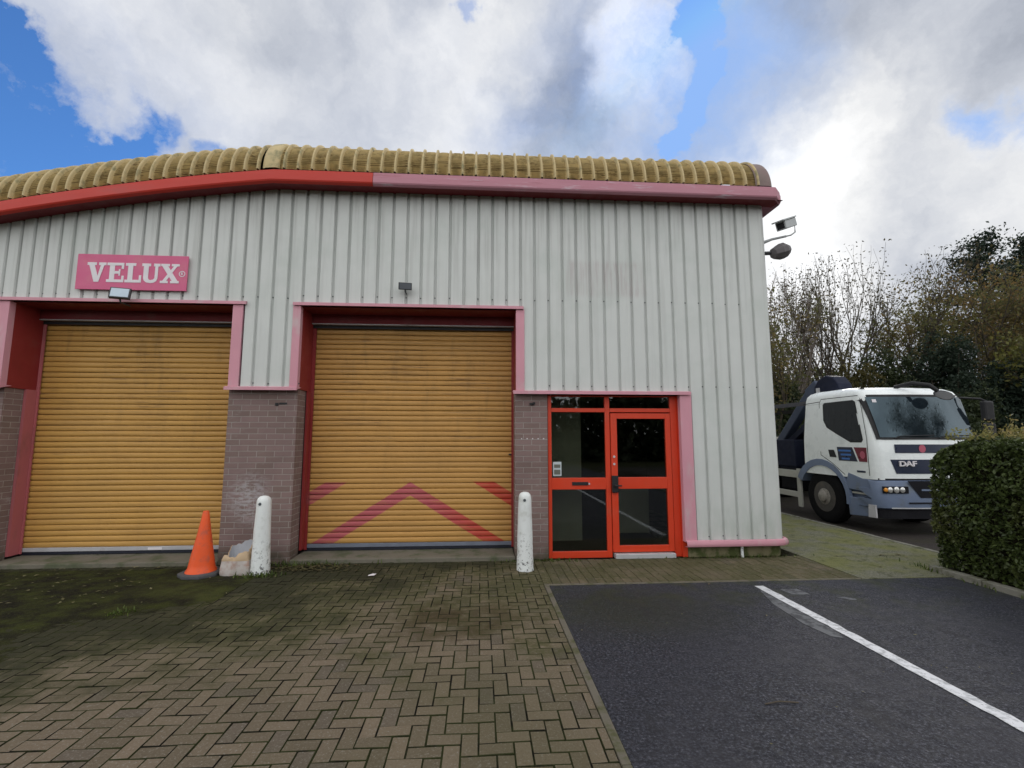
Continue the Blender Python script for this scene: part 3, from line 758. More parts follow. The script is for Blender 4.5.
MB().box(1.24, 1.46, F0 - .008, F0 + .004, .955, 1.0).build('letter_plate', M['black'], ef, bevel=.003)
lt = MB(); lt.lathe((1.475, F0 - .006, .975), [(.012, -.004), (.012, .006)], 12, 'y'); lt.build('screw', M['alu'], ef)
MB().box(.985, 1.10, 6.462, 6.466, 1.08, 1.27).build('notice', M['notice'], ef)
nt_ = MB(); nt_.box(1.0, 1.085, 6.459, 6.461, 1.19, 1.235); nt_.box(1.0, 1.085, 6.459, 6.461, 1.10, 1.165); nt_.build('notice_panel', M['int_wall'], ef)
dr = MB(); dx0, dx1 = 1.786, 2.632
dr.box(dx0, dx0 + .088, F0 - .012, F1 - .012, .07, 1.935); dr.box(dx1 - .072, dx1, F0 - .012, F1 - .012, .07, 1.935)
for za, zb in ((.07, .155), (.905, 1.06), (1.86, 1.935)): dr.box(dx0 + .088, dx1 - .072, F0 - .011, F1 - .013, za, zb)
door = dr.build('entrance_door', M['orange'], B, bevel=.004)
for za, zb in ((.155, .905), (1.06, 1.86)): MB().box(dx0 + .088, dx1 - .072, 6.455, 6.459, za, zb).build('glass_pane', M['glass'], door)
hd = MB(); hd.box(1.782, 1.868, F0 - .05, F0 - .013, .86, 1.085); hd.box(1.80, 1.83, F0 - .09, F0 - .05, .94, .97); hd.box(1.80, 1.90, F0 - .105, F0 - .085, .945, .965)
hd.build('door_handle', M['black'], door, bevel=.006)
for zz in (1.24, 1.34): MB().lathe((1.825, F0 - .016, zz), [(.016, -.004), (.016, .006)], 12, 'y').build('lock', M['alu'], door)
MB().box(1.80, 2.62, 6.36, 6.50, .0, .058).build('threshold', M['alu'], B, bevel=.004)
MB().box(2.735, 2.80, 6.40, 6.52, 0, 2.185).build('entrance_reveal', M['orange'], B)
tb = MB().tube([(3.52, 6.335, .005), (3.52, 6.335, .19)], .019, 12); tb.build('drain_pipe', M['whitepaint'], B, smooth=True)
MB().box(1.035, 1.05, 7.0, 7.02, 1.1, 2.3).build('lobby_pipe', M['white'], B)
# marks on the brick: air vent slot, fixing plate, row of screw plugs
MB().box(-2.66, -2.56, YB - .004, YB + .002, 2.035, 2.06).build('vent_slot', M['black'], B)
MB().box(-2.71, -2.67, YB - .012, YB + .002, 2.02, 2.055).build('vent_slot', M['black'], B)
vt = MB(); vt.box(.66, .715, YB - .02, YB, 2.04, 2.07); vt.box(.70, .735, YB - .03, YB, 2.05, 2.08); vt.build('door_bell', M['black'], B, bevel=.004)
for k in range(5): 
    lk = MB(); lk.lathe((.55 + k * .075, YB - .002, 1.585), [(.0085, -.003), (.0085, .003)], 8, 'y'); lk.build('wall_plug', M['white'], B)
MB().box(-6.13, -6.09, 6.50, 6.56, 1.38, 1.42)
# ================================================================== VELUX SIGN
sg = MB().box(-5.27, -3.885, 6.285, 6.30, 3.515, 3.99)
sign = tag(sg.build('wall_sign', M['sign'], bevel=.003), 'faded pink rectangular sign with white slab-serif lettering above the left shutter', 'sign')
def letters(org, sx, sz, y):
    T = []
    def slab(x0, x1, z0, z1): T.append([(x0, z0), (x1, z0), (x1, z1), (x0, z1)])
    # V
    def V(o):
        slab(o - .02, o + .46, .86, 1.0); slab(o + .58, o + .96, .86, 1.0)
        T.append([(o + .08, .86), (o + .36, .86), (o + .56, .30), (o + .56, 0), (o + .38, 0)]); T.append([(o + .56, 0), (o + .56, .30), (o + .68, .86), (o + .86, .86), (o + .62, 0)])
    def E(o):
        slab(o, o + .88, .86, 1.0); slab(o, o + .90, 0, .14); slab(o + .14, o + .40, .14, .86); slab(o + .40, o + .62, .44, .57)
        slab(o + .62, o + .70, .34, .67); slab(o + .76, o + .88, .68, .86); slab(o + .78, o + .90, .14, .34)
    def L_(o):
        slab(o, o + .54, .86, 1.0); slab(o, o + .86, 0, .14); slab(o + .14, o + .40, .14, .86); slab(o + .74, o + .86, .14, .38)
    def U(o):
        slab(o, o + .46, .86, 1.0); slab(o + .62, o + .96, .86, 1.0); slab(o + .10, o + .36, .25, .86); slab(o + .70, o + .86, .25, .86)
        T.append([(o + .10, .25), (o + .36, .25), (o + .40, .17), (o + .48, .14), (o + .48, -.01), (o + .28, .02), (o + .14, .12)])
        T.append([(o + .48, .14), (o + .62, .17), (o + .70, .25), (o + .86, .25), (o + .80, .10), (o + .66, .01), (o + .48, -.01)])
    def X(o):
        slab(o, o + .46, .88, 1.0); slab(o + .56, o + .98, .88, 1.0); slab(o, o + .42, 0, .12); slab(o + .54, o + 1.0, 0, .12)
        T.append([(o + .06, .88), (o + .38, .88), (o + .92, .12), (o + .62, .12)]); T.append([(o + .68, .88), (o + .86, .88), (o + .32, .12), (o + .12, .12)])
    V(0); E(1.02); L_(1.98); U(2.84); X(3.84)
    m_ = MB()
    for k, t in enumerate(T):
        yy = y - .0004 * (k % 5)
        m_.prism([(org[0] + a * sx, org[1] + b * sz) for a, b in t], 'y', yy - .003, yy)
    return m_
lm = letters((-5.135, 3.615), .238, .262, 6.2845)
cx, cz = -3.95, 3.745
ring = []
for k in range(24): ring.append(k * math.pi / 12)
for k in range(24):
    a, b = ring[k], ring[(k + 1) % 24]
    lm.prism([(cx + .040 * math.cos(a), cz + .040 * math.sin(a)), (cx + .040 * math.cos(b), cz + .040 * math.sin(b)), (cx + .031 * math.cos(b), cz + .031 * math.sin(b)), (cx + .031 * math.cos(a), cz + .031 * math.sin(a))], 'y', 6.2815, 6.2845)
def small_text(txt, size, M4, parent, m, name='lettering', depth=.002, sx=1.0):
    cu = bpy.data.curves.new('t', 'FONT'); cu.body = txt; cu.size = size; cu.extrude = depth; cu.align_x = 'CENTER'; cu.align_y = 'CENTER'; cu.offset = size * .02
    to = bpy.data.objects.new('t', cu); col.objects.link(to)
    dg = bpy.context.evaluated_depsgraph_get(); dg.update()
    me = bpy.data.meshes.new_from_object(to.evaluated_get(dg)); bpy.data.objects.remove(to)
    mb = MB(); me.transform(Matrix.Diagonal((sx, 1, 1, 1))); me.transform(M4)
    mb.add([tuple(v.co) for v in me.vertices], [tuple(p.vertices) for p in me.polygons])
    return mb.build(name, m, parent, recalc=False)
lm.build('lettering', M['white'], sign)
small_text('R', .05, Matrix.Translation((cx, 6.283, cz)) @ Matrix.Rotation(R(90), 4, 'X'), sign, M['white'], 'registered_mark')

# ================================================================== floodlights
def flood(loc, yaw, tilt, label, w_=.19, h_=.15, lens='lamp_glass'):
    t = thing('floodlight', loc, label, 'light', 'floodlights above the shutters')
    Rm = Matrix.Rotation(R(yaw), 3, 'Z') @ Matrix.Rotation(R(tilt), 3, 'X')
    ax = [Rm @ Vector((1, 0, 0)), Rm @ Vector((0, 1, 0)), Rm @ Vector((0, 0, 1))]; c = Vector(loc)
    b = MB().obox(c, ax, (w_ / 2, .022, h_ / 2)); b.obox(c + ax[1] * .035, ax, (w_ * .33, .016, h_ * .33)); b.build('housing', M['lamp_body'], t, bevel=.006)
    MB().obox(c - ax[1] * .0235, ax, (w_ * .43, .002, h_ * .40)).build('lens', M[lens], t)
    k = MB(); k.tube([c - Vector((0, 0, h_ * .45)), c + Vector((0, .02, -h_ * .75)), (c.x, 6.33, c.z - h_ * .75)], .011, 8); k.build('bracket', M['lamp_body'], t)
    return t
flood((-4.60, 6.15, 3.425), 16, -16, 'grey floodlight with pale lens hung under the pink sign above the left shutter', .22, .15)
flood((-1.03, 6.22, 3.62), 8, 14, 'small black floodlight on the grey cladding above the chevron shutter', .175, .095, 'lens_dark')

# ================================================================== CCTV and lamp on corner
def cctv():
    wx = XR + .075
    t = thing('security_camera', (wx, 6.5, 4.5), 'grey box security camera on a bent arm high on the right corner of the building', 'security camera')
    tip = Vector((4.50, 6.42, 4.60))
    a = MB(); a.box(wx, wx + .02, 6.42, 6.54, 4.42, 4.54)
    a.tube([(wx, 6.48, 4.47), (4.30, 6.45, 4.53), tuple(tip - Vector((0, 0, .03)))], [.026, .018, .016], 10)
    a.tube([tuple(tip - Vector((0, 0, .03))), (4.56, 6.40, 4.58), (4.63, 6.40, 4.63), (4.645, 6.42, 4.80)], .011, 8); a.build('arm', M['cctv'], t, smooth=True)
    d = Vector((-.74, -.42, -.36)).normalized()       # looks down and left
    s_ = d.cross(Vector((0, 0, 1))).normalized(); u = s_.cross(d)
    c = Vector((4.50, 6.40, 4.745))
    MB().obox(c, [d, s_, u], (.18, .072, .062)).build('housing', M['cctv'], t, bevel=.012)
    MB().obox(c + u * .072 + d * .03, [d, s_, u], (.215, .085, .010)).build('sun_shield', M['cctv'], t, bevel=.003)
    MB().obox(c + d * .175, [d, s_, u], (.006, .052, .045)).build('lens', M['black'], t)
    return t
cctv()
def pir():
    wx = XR + .075
    t = thing('corner_lamp', (wx, 6.5, 4.28), 'dark hooded lamp on a short arm just below the security camera', 'light')
    a = MB(); a.tube([(wx, 6.46, 4.31), (4.25, 6.44, 4.31)], .028, 10); a.build('arm', M['lamp_body'], t, smooth=True)
    c = Vector((4.39, 6.42, 4.33)); rot = Matrix.Rotation(R(-18), 3, 'Y')
    b = MB(); prof = [(.02, -.12), (.085, -.10), (.125, -.01), (.125, .05), (.07, .12), (.01, .125)]
    o = []
    for r_, h in prof:
        for k in range(8):
            an = 2 * math.pi * (k + .5) / 8; o.append(c + rot @ Vector((h * 1.15, r_ * math.cos(an), r_ * math.sin(an) * .95)))
    b.add(o, [(i * 8 + k, i * 8 + (k + 1) % 8, (i + 1) * 8 + (k + 1) % 8, (i + 1) * 8 + k) for i in range(5) for k in range(8)] + [tuple(range(8)), tuple(range(40, 48))])
    b.build('hood', M['lampgrey'], t, bevel=.006)
pir()

# ================================================================== bollards
def bollard(x, y, r0, r1, h, label):
    t = thing('bollard', (x, y, 0), label, 'bollard', 'white bollards by the shutter')
    pr = [(r0 * 1.02, -.05), (r0, .02)] + [(r0 + (r1 - r0) * k / 8, h * .9 * k / 8) for k in range(1, 9)] + [(r1 * .96, h * .935), (r1 * .84, h * .97), (r1 * .55, h * .992), (r1 * .15, h)]
    b = MB().lathe((x, y, 0), pr, 28); 
    b.v = [(v[0] + .004 * mnoise.noise(Vector((v[0] * 9, v[1] * 9, v[2] * 6))), v[1] + .004 * mnoise.noise(Vector((v[0] * 9, v[1] * 9, 9 + v[2] * 6))), v[2]) for v in b.v]
    b.build('post', M['whitepaint'], t, smooth=True)
    b = MB().lathe((x - .01, y - r1 * .9, h * .90), [(.018, -.012), (.018, .006), (.006, .01)], 10, 'y'); b.build('eyelet', M['screw'], t, smooth=True)
bollard(-2.60, 5.98, .108, .082, .905, 'chipped white bollard in front of the wide brick pier, beside the orange cone')
bollard(.55, 5.95, .104, .080, .93, 'chipped white bollard in front of the narrow brick pier, beside the red entrance door')

# ================================================================== cone
t = thing('traffic_cone', (-3.27, 5.97, 0), 'faded orange traffic cone on a dark grey base in front of the left shutter', 'traffic cone')
lean = lambda v: (v[0] + v[2] * .02, v[1], v[2])
c = MB().lathe((-3.27, 5.97, .03), [(.165, 0), (.158, .03), (.14, .06), (.134, .10), (.104, .27), (.072, .45), (.047, .60), (.034, .685), (.029, .702), (.018, .705)], 28)
c.v = [lean((v[0] + .006 * mnoise.noise(Vector((v[0] * 8, v[1] * 8, v[2] * 5))), v[1], v[2])) for v in c.v]
c.build('cone_body', M['cone'], t, smooth=True)
b = MB(); 
pts = []
for k in range(8):
    a = math.pi / 4 * k + math.pi / 8; pts.append((-3.27 + .225 * math.cos(a) * 1.04, 5.97 + .225 * math.sin(a)))
b.prism(pts, 'z', -.004, .045); b.build('cone_base', M['conebase'], t, bevel=.014)

# ================================================================== torn sack
t = thing('torn_sack', (-2.86, 6.0, 0), 'torn open white and tan box-shaped sack between the orange cone and the bollard', 'sack')
def sack_ring(h, sx, sy, seed, n_=48, hv=None):
    r_ = []
    for k in range(n_):
        a = 2 * math.pi * k / n_; cx_, sx_ = math.cos(a), math.sin(a)
        q = (abs(cx_) ** 9 + abs(sx_) ** 9) ** (-1 / 9) * .93
        nn = mnoise.noise(Vector((cx_ * 2, sx_ * 2, seed * .3 + h * 5))) * .018 + mnoise.noise(Vector((cx_ * 7, sx_ * 7, h * 12))) * .014
        r_.append((-2.86 + cx_ * q * (sx + nn), 6.02 + sx_ * q * (sy + nn), h if hv is None else hv(a)))
    return r_
def rim(a):     # low in front (a=-90deg), high at the back right
    return .215 + .12 * max(0, math.sin(a)) + .075 * max(0, math.cos(a)) + .012 * math.sin(5 * a + 1) + .008 * math.sin(13 * a)
def ringmesh(rings):
    m_ = MB(); n_ = len(rings[0]); 
    m_.add([p for r_ in rings for p in r_], [(i * n_ + k, i * n_ + (k + 1) % n_, (i + 1) * n_ + (k + 1) % n_, (i + 1) * n_ + k) for i in range(len(rings) - 1) for k in range(n_)])
    return m_
ringmesh([sack_ring(-.004, .175, .13, 1), sack_ring(.03, .185, .14, 1), sack_ring(.10, .18, .14, 2), sack_ring(.165, .165, .135, 3)]).build('sack_body', M['sack'], t, smooth='all', recalc=False)
ringmesh([sack_ring(.165, .166, .136, 3), sack_ring(.185, .16, .13, 4), sack_ring(0, .148, .12, 4, hv=rim), sack_ring(0, .136, .108, 4, hv=rim)]).build('sack_collar', M['sacktan'], t, smooth='all', recalc=False)
ringmesh([sack_ring(0, .136, .108, 4, hv=rim), sack_ring(.15, .13, .10, 5), sack_ring(.06, .10, .08, 5), sack_ring(.055, .01, .01, 5)]).build('sack_lining', M['sackin'], t, smooth='all', recalc=False)

# ================================================================== TRUCK
T = thing('flatbed_truck', (8.08, 10.5, -.10), 'white flatbed truck with grey bumper and dark folded crane, parked beyond the mossy pavement', 'truck')
TX, HW0 = 8.08, 1.13
LV = [(.86, 7.88, 9.80, 1.13), (1.10, 7.88, 9.80, 1.135), (1.55, 7.91, 9.78, 1.135), (1.95, 8.0, 9.74, 1.115), (2.36, 8.10, 9.70, 1.085), (2.45, 8.16, 9.68, 1.06), (2.51, 8.28, 9.64, 1.0), (2.55, 8.5, 9.56, .9)]
def lv(z):
    for a, b in zip(LV, LV[1:]):
        if a[0] <= z <= b[0]:
            t_ = (z - a[0]) / (b[0] - a[0]); return [a[i] + (b[i] - a[i]) * t_ for i in range(1, 4)]
    return list((LV[0] if z < LV[0][0] else LV[-1])[1:])
def plan(z, off=0.0, rf=.17, rear=True):
    yf, yr, hw = lv(z); hw += off; yf -= off; r_ = rf
    pts = []
    if rear: pts += [(TX - hw, yr)]
    for yy in np.linspace(yr, yf + r_ + .09, 7)[1 if rear else 0:-1]: pts.append((TX - hw, float(yy)))
    def bow(x): return .09 * ((x - TX) / hw) ** 2
    for k in range(7):
        a = math.pi / 2 * k / 6; px = TX - hw + r_ * (1 - math.cos(a)); pts.append((px, yf + r_ * (1 - math.sin(a)) + bow(px)))
    for px in np.linspace(TX - hw + r_, TX + hw - r_, 9)[1:-1]: pts.append((float(px), yf + bow(px)))
    half = [p for p in pts if p[0] < TX - 1e-6]
    mid = [(TX, yf)]
    return half + mid + [(2 * TX - p[0], p[1]) for p in reversed(half)]
def front_y(x, z, off=.006):
    P = plan(z, off)
    best = 99
    for (xa, ya), (xb, yb) in zip(P, P[1:]):
        if abs(xb - xa) > 1e-6 and min(xa, xb) <= x <= max(xa, xb):
            best = min(best, ya + (yb - ya) * (x - xa) / (xb - xa))
    return best
def front_patch(name, m, x0, x1, zs, off=.006, xs_at=None, nx_=20, parent=None):
    rows = []
    for z in zs:
        a, b = (x0, x1) if xs_at is None else xs_at(z)
        rows.append([(float(x), front_y(float(x), z, off), z) for x in np.linspace(a, b, nx_)])
    g_ = MB(); g_.grid(rows); return g_.build(name, m, parent or T, smooth='all', recalc=False)
def side_x(z, off): return TX - lv(z)[2] - off
def side_patch(name, m, poly, off=.004, parent=None, th=.0):
    # polygon in (y,z) lying against the near side, subdivided as a fan of its points
    g_ = MB(); g_.add([(side_x(z, off), y, z) for y, z in poly], [tuple(range(len(poly)))]); return g_.build(name, m, parent or T, recalc=False)
cabm = MB(); rows = []
zl = [.86, .95, 1.10, 1.3, 1.55, 1.75, 1.95, 2.15, 2.36, 2.40, 2.45, 2.48, 2.51, 2.535, 2.55]
for z in zl: rows.append([(p[0], p[1], z) for p in plan(z)])
nn = len(rows[0]); cabm.add([p for r_ in rows for p in r_], [(i * nn + k, i * nn + (k + 1) % nn, (i + 1) * nn + (k + 1) % nn, (i + 1) * nn + k) for i in range(len(rows) - 1) for k in range(nn)]
                            + [tuple(range(nn))[::-1]])
top = rows[-1]; cxm = sum(p[0] for p in top) / nn; cym = sum(p[1] for p in top) / nn
cabm.add(top + [(cxm, cym, 2.59)], [(k, (k + 1) % nn, nn) for k in range(nn)])
cabm.build('cab', M['tcab'], T, smooth=True)
# windscreen with dark surround
front_patch('windscreen_seal', M['black'], 6.99, 9.17, np.linspace(1.565, 2.385, 9), .012, lambda z: (7.03 + (1.565 - z) * .06, 9.13 - (1.565 - z) * .06))
ws = front_patch('windscreen', M['tglass'], 7.05, 9.1, np.linspace(1.605, 2.34, 9), .018, lambda z: (7.09 + (1.6 - z) * .06, 9.07 - (1.6 - z) * .06))
front_patch('sticker', M['white'], 7.13, 7.21, [2.24, 2.295], .021, parent=ws)
# things in the cab seen through the glass: sun blind
for (wx0, wx1, sgn) in ((7.35, 8.15, 1), (8.25, 8.95, 1)):
    wi = MB(); wi.tube([(wx0, front_y(wx0, 1.60, .03), 1.585), (wx0 + .1, front_y(wx0 + .1, 1.62, .035), 1.625), (wx1, front_y(wx1, 1.64, .03), 1.64)], .010, 6); wi.build('wiper', M['black'], T)
# side window and door
sw_ = [(9.16, 2.30), (8.42, 2.305), (8.36, 2.27), (8.20, 1.56), (8.24, 1.51), (8.50, 1.51), (8.82, 1.66), (9.10, 1.80), (9.19, 1.95), (9.20, 2.26)]
side_patch('window_seal', M['black'], sw_, .003)
cxw, czw = 8.7, 1.98
side_patch('side_window', M['sideglass'], [(cxw + (a - cxw) * .94, czw + (b - czw) * .93) for a, b in sw_], .006)
seam = MB()
def sl(poly, w_=.006):
    for (a, b), (c_, d) in zip(poly, poly[1:]):
        L_ = math.hypot(c_ - a, d - b); ny, nz = -(d - b) / L_ * w_, (c_ - a) / L_ * w_
        seam.add([(side_x(b, .003), a + ny, b + nz), (side_x(d, .003), c_ + ny, d + nz), (side_x(d, .003), c_ - ny, d - nz), (side_x(b, .003), a - ny, b - nz)], [(0, 1, 2, 3)])
sl([(8.30, 2.38), (9.25, 2.38), (9.30, 2.3), (9.30, 1.25), (9.0, 1.10), (8.7, .90)]); sl([(8.25, 2.33), (8.12, 1.6), (8.12, .92)]); sl([(9.78, 2.31), (9.3, 2.33)])
seam.build('door_seam', M['tdark'], T, recalc=False)
side_patch('door_handle', M['black'], [(9.08, 1.36), (8.93, 1.36), (8.87, 1.22), (9.05, 1.22)], .008)
dn = side_patch('door_decal', M['decalblue'], [(8.85, 1.42), (8.47, 1.42), (8.36, 1.16), (8.82, 1.16)], .005)
side_patch('door_decal', M['decalred'], [(8.43, 1.42), (8.14, 1.42), (8.14, 1.16), (8.32, 1.16)], .005)
for k, (a, b) in enumerate(((8.81, 8.50), (8.76, 8.50), (8.74, 8.54))):
    side_patch('decal_text', M['decalsky'], [(a, 1.37 - k * .075), (b, 1.37 - k * .075), (b, 1.335 - k * .075), (a, 1.335 - k * .075)], .008, dn)
rose = [(8.235 + .06 * math.cos(k * math.pi / 8), 1.285 + .07 * math.sin(k * math.pi / 8)) for k in range(16)]
side_patch('decal_rose', M['decalrose'], rose, .008)
side_patch('maker_plate', M['decalblue'], [(8.40, 1.0), (8.20, 1.0), (8.20, .965), (8.40, .965)], .005)
# front panels
front_patch('front_decal', M['decalblue'], 7.33, 8.83, [1.33, 1.42, 1.48], .008)
em = [(0, 0)]
e_ = MB(); cxx = 7.86
e_.add([(cxx + .07 * math.cos(k * math.pi / 8), front_y(cxx + .07 * math.cos(k * math.pi / 8), 1.4, .014), 1.405 + .07 * math.sin(k * math.pi / 8)) for k in range(16)], [tuple(range(16))]); e_.build('decal_rose', M['decalrose'], T)
front_patch('grille', M['decalblue'], 7.26, 8.9, [.97, 1.05, 1.215], .007, lambda z: (7.22 + (1.215 - z) * .35, 8.94 - (1.215 - z) * .35))
gl_ = MB(); gl_.box(7.32, 8.84, 7.93, 7.96, 1.06, 1.075)
small_text('DAF', .125, Matrix.Translation((7.52, 7.88, 1.14)) @ Matrix.Rotation(R(-3.5), 4, 'Z') @ Matrix.Rotation(R(90), 4, 'X'), T, M['white'], 'grille_lettering', .012, 1.45)
front_patch('panel_gap', M['tdark'], 7.0, 9.16, [.862, .885], .004)
# bumper: same plan swept from .30 to .85
bm_ = MB(); rows = []
for z, off in ((.36, .0), (.38, .03), (.52, .045), (.70, .04), (.83, .02), (.858, -.02)):
    P = [p for p in plan(1.0, off, .20) if p[1] < 8.42]; rows.append([(p[0], p[1], z) for p in P])
bm_.grid(rows); bm_.build('bumper', M['tgrey'], T, smooth=True, recalc=False)
bl = MB(); rows = []
for z in (.20, .36): rows.append([(p[0], p[1], z) for p in plan(1.0, .0, .2) if p[1] < 8.3])
bl.grid(rows); bl.build('lower_valance', M['tdark'], T, recalc=False)
front_patch('bumper_strip', M['alu'], 7.12, 9.04, [.375, .395], .05)
def bump_front(name, m, xa, xb, zs, off, xs_at=None, parent=None):
    rows = []
    for z in zs:
        a, b = (xa, xb) if xs_at is None else xs_at(z)
        rows.append([(float(x), front_y(float(x), 1.0, off), z) for x in np.linspace(a, b, 14)])
    g_ = MB(); g_.grid(rows); return g_.build(name, m, parent or T, smooth='all', recalc=False)
bump_front('lower_grille', M['tdark'], 7.5, 8.7, [.56, .7, .85], .050, lambda z: (7.45 + (.85 - z) * .8, 8.7 - (.85 - z) * .8))
bump_front('grille_bar', M['tgrey'], 7.7, 8.5, [.68, .71], .06)
bump_front('bumper_slot', M['tdark'], 7.45, 8.7, [.46, .485], .052)
for side in (-1, 1):
    pod = bump_front('headlight', M['tdark'], 0, 0, [.635, .68, .755], .052, lambda z: tuple(sorted((TX + side * 1.09, TX + side * .62))))
    for dx, r_, mm_ in ((1.04, .036, M['amber']), (.965, .05, M['chrome']), (.85, .055, M['chrome']), (.74, .05, M['chrome'])):
        x = TX + side * dx; y = front_y(x, 1.0, .056)
        q = MB(); q.lathe((x, y, .695), [(r_, .012), (r_, -.006), (r_ * .8, -.014), (r_ * .3, -.018)], 16, 'y'); q.build('lamp', mm_, pod, smooth=True)
# near-side mudguard arch, skirt, step
ar = MB(); rows = []
wy, wz = 9.33, .42
for k in range(17):
    a = R(180 + 8 - 188 * k / 16) ; a = math.pi - a; r_ = .60
    yy, zz = wy - r_ * math.cos(a) * 1.05, wz + r_ * math.sin(a) * 1.0 + .02
    th = .07 + .11 * k / 16
    rows.append([(7.0, yy + -math.cos(a) * (th + .02), zz + (th + .01) * math.sin(a)), (6.935, yy - math.cos(a) * th, zz + th * math.sin(a)), (6.93, yy - math.cos(a) * .01, zz), (7.35, yy, zz)])
ar.grid(rows[:15]); ar.build('mudguard', M['tgrey'], T, smooth=True, recalc=False)
sk = MB(); sk.prism([(8.62, .95), (8.28, .86), (8.14, .86), (8.10, .62), (8.66, .64), (8.70, .72)], 'x', 6.945, 7.05)
sk.prism([(8.68, .50), (8.10, .50), (8.10, .20), (8.66, .16)], 'x', 6.95, 7.08); sk.prism([(8.66, .64), (8.12, .62), (8.12, .50), (8.66, .50)], 'x', 7.05, 7.30)
sk.build('step_skirt', M['tgrey'], T, bevel=.012)
MB().box(6.98, 7.04, 8.08, 8.6, .565, .60).build('step_tread', M['guard'], T, bevel=.005)
MB().prism([(8.17, .42), (8.02, .42), (8.02, .20), (8.19, .19)], 'x', 6.915, 6.947).build('corner_plate', M['plate'], T, bevel=.004)
# wheels
def wheel(x, y, sgn):
    z = .415; r_ = .515
    pr = [(.30, .0), (.42, -.012), (r_ - .03, .0), (r_, .03), (r_, .24), (r_ - .03, .27), (.30, .27)]
    wt = MB().lathe((x if sgn > 0 else x, y, z), [(a, b * sgn) for a, b in pr], 40, 'x'); tb_ = wt.build('wheel', M['tyre'], T, smooth=True)
    rm_ = MB().lathe((x, y, z), [(a, b * sgn) for a, b in [(.30, -.004), (.285, .01), (.27, .05), (.19, .075), (.17, .02), (.11, .015)]], 32, 'x')
    hb = MB().lathe((x, y, z), [(a, b * sgn) for a, b in [(.165, .012), (.16, -.012), (.11, -.03), (.105, -.07), (.08, -.085), (.02, -.09)]], 24, 'x')
    for k in range(8):
        a = k * math.pi / 4; rm_.lathe((x, y + .14 * math.cos(a), z + .14 * math.sin(a)), [(.016, .03 * sgn), (.016, -.012 * sgn), (.008, -.02 * sgn)], 6, 'x')
    rm_.build('rim', M['rim'], tb_, smooth=True); hb.build('hub', M['hub'], tb_, smooth=True)
wheel(6.985, 9.33, 1); wheel(9.175, 9.33, -1); wheel(6.985, 13.4, 1); wheel(9.175, 13.4, -1)
ch_ = MB(); ch_.box(7.62, 7.72, 8.3, 15.6, .62, .86); ch_.box(8.44, 8.54, 8.3, 15.6, .62, .86); ch_.box(7.2, 8.95, 9.28, 9.38, .36, .46); ch_.box(7.2, 8.95, 13.35, 13.45, .36, .46)
ch_.box(7.3, 8.9, 8.4, 9.7, .62, .86); ch_.build('chassis', M['tdark'], T)
gd = MB(); gd.box(6.97, 7.02, 10.02, 10.14, .10, .92); gd.box(6.965, 7.015, 10.14, 12.6, .72, .88); gd.box(6.965, 7.015, 10.14, 12.6, .30, .42); gd.box(6.97, 7.02, 12.5, 12.6, .1, .92)
gd.build('side_guard', M['guard'], T, bevel=.008)
bd = MB(); bd.box(6.93, 9.23, 11.9, 15.8, 1.02, 1.16); bd.box(6.93, 9.23, 11.9, 11.96, 1.16, 1.62); bd.box(6.93, 6.97, 11.97, 15.8, 1.165, 1.55); bd.box(9.19, 9.23, 11.97, 15.8, 1.165, 1.55)
bd.build('flatbed', M['guard'], T, bevel=.01)
tk = MB(); tk.box(7.12, 7.6, 10.15, 10.9, .42, .92); tk.build('tank', M['tdark'], T, bevel=.04)
cr = MB(); cr.box(7.15, 9.0, 10.35, 10.95, .9, 1.25); cr.box(7.75, 8.35, 10.4, 10.9, 1.25, 1.9); cr.box(7.1, 7.35, 10.3, 11.0, .95, 1.55); cr.box(8.8, 9.05, 10.3, 11.0, .95, 1.5)
cr.tube([(7.45, 10.25, 1.0), (7.45, 10.3, 1.6)], .05, 8); cr.tube([(7.3, 10.2, 1.3), (7.6, 10.15, 1.35)], .04, 8)
crane = cr.build('crane_base', M['crane'], T, bevel=.02)
bo = MB()
def beam(pts_yz, x0, x1, th):
    for (a, b), (c_, d) in zip(pts_yz, pts_yz[1:]):
        v = Vector((0, c_ - a, d - b)); L_ = v.length; v.normalize()
        bo.obox(Vector(((x0 + x1) / 2, (a + c_) / 2, (b + d) / 2)), [Vector((1, 0, 0)), v, Vector((1, 0, 0)).cross(v)], ((x1 - x0) / 2, L_ / 2 + .02, th / 2))
beam([(11.5, 1.42), (10.25, 2.60)], 7.5, 7.72, .20); beam([(10.25, 2.58), (9.95, 2.75)], 7.47, 7.75, .25)
bo.build('crane_boom', M['cranegrey'], T, bevel=.02)
bo = MB(); beam([(11.35, 1.35), (10.5, 1.85)], 7.55, 7.70, .14); beam([(11.2, 1.30), (10.35, 2.35)], 7.78, 8.0, .2)
bo.tube([(7.78, 10.7, 1.6), (7.78, 10.35, 2.35)], .05, 10)
bo.build('crane_ram', M['crane'], T, bevel=.015)
hp = [(10.02, 2.45), (9.98, 2.72), (9.85, 2.86), (9.62, 2.93), (9.42, 2.88), (9.28, 2.72), (9.22, 2.5), (9.22, 2.38), (9.5, 2.4)]
MB().prism(hp, 'x', 7.45, 7.80).build('crane_knuckle', M['crane'], T, bevel=.03)
MB().box(7.43, 7.45, 9.80, 9.90, 2.55, 2.68).build('crane_tag', M['plate'], T)
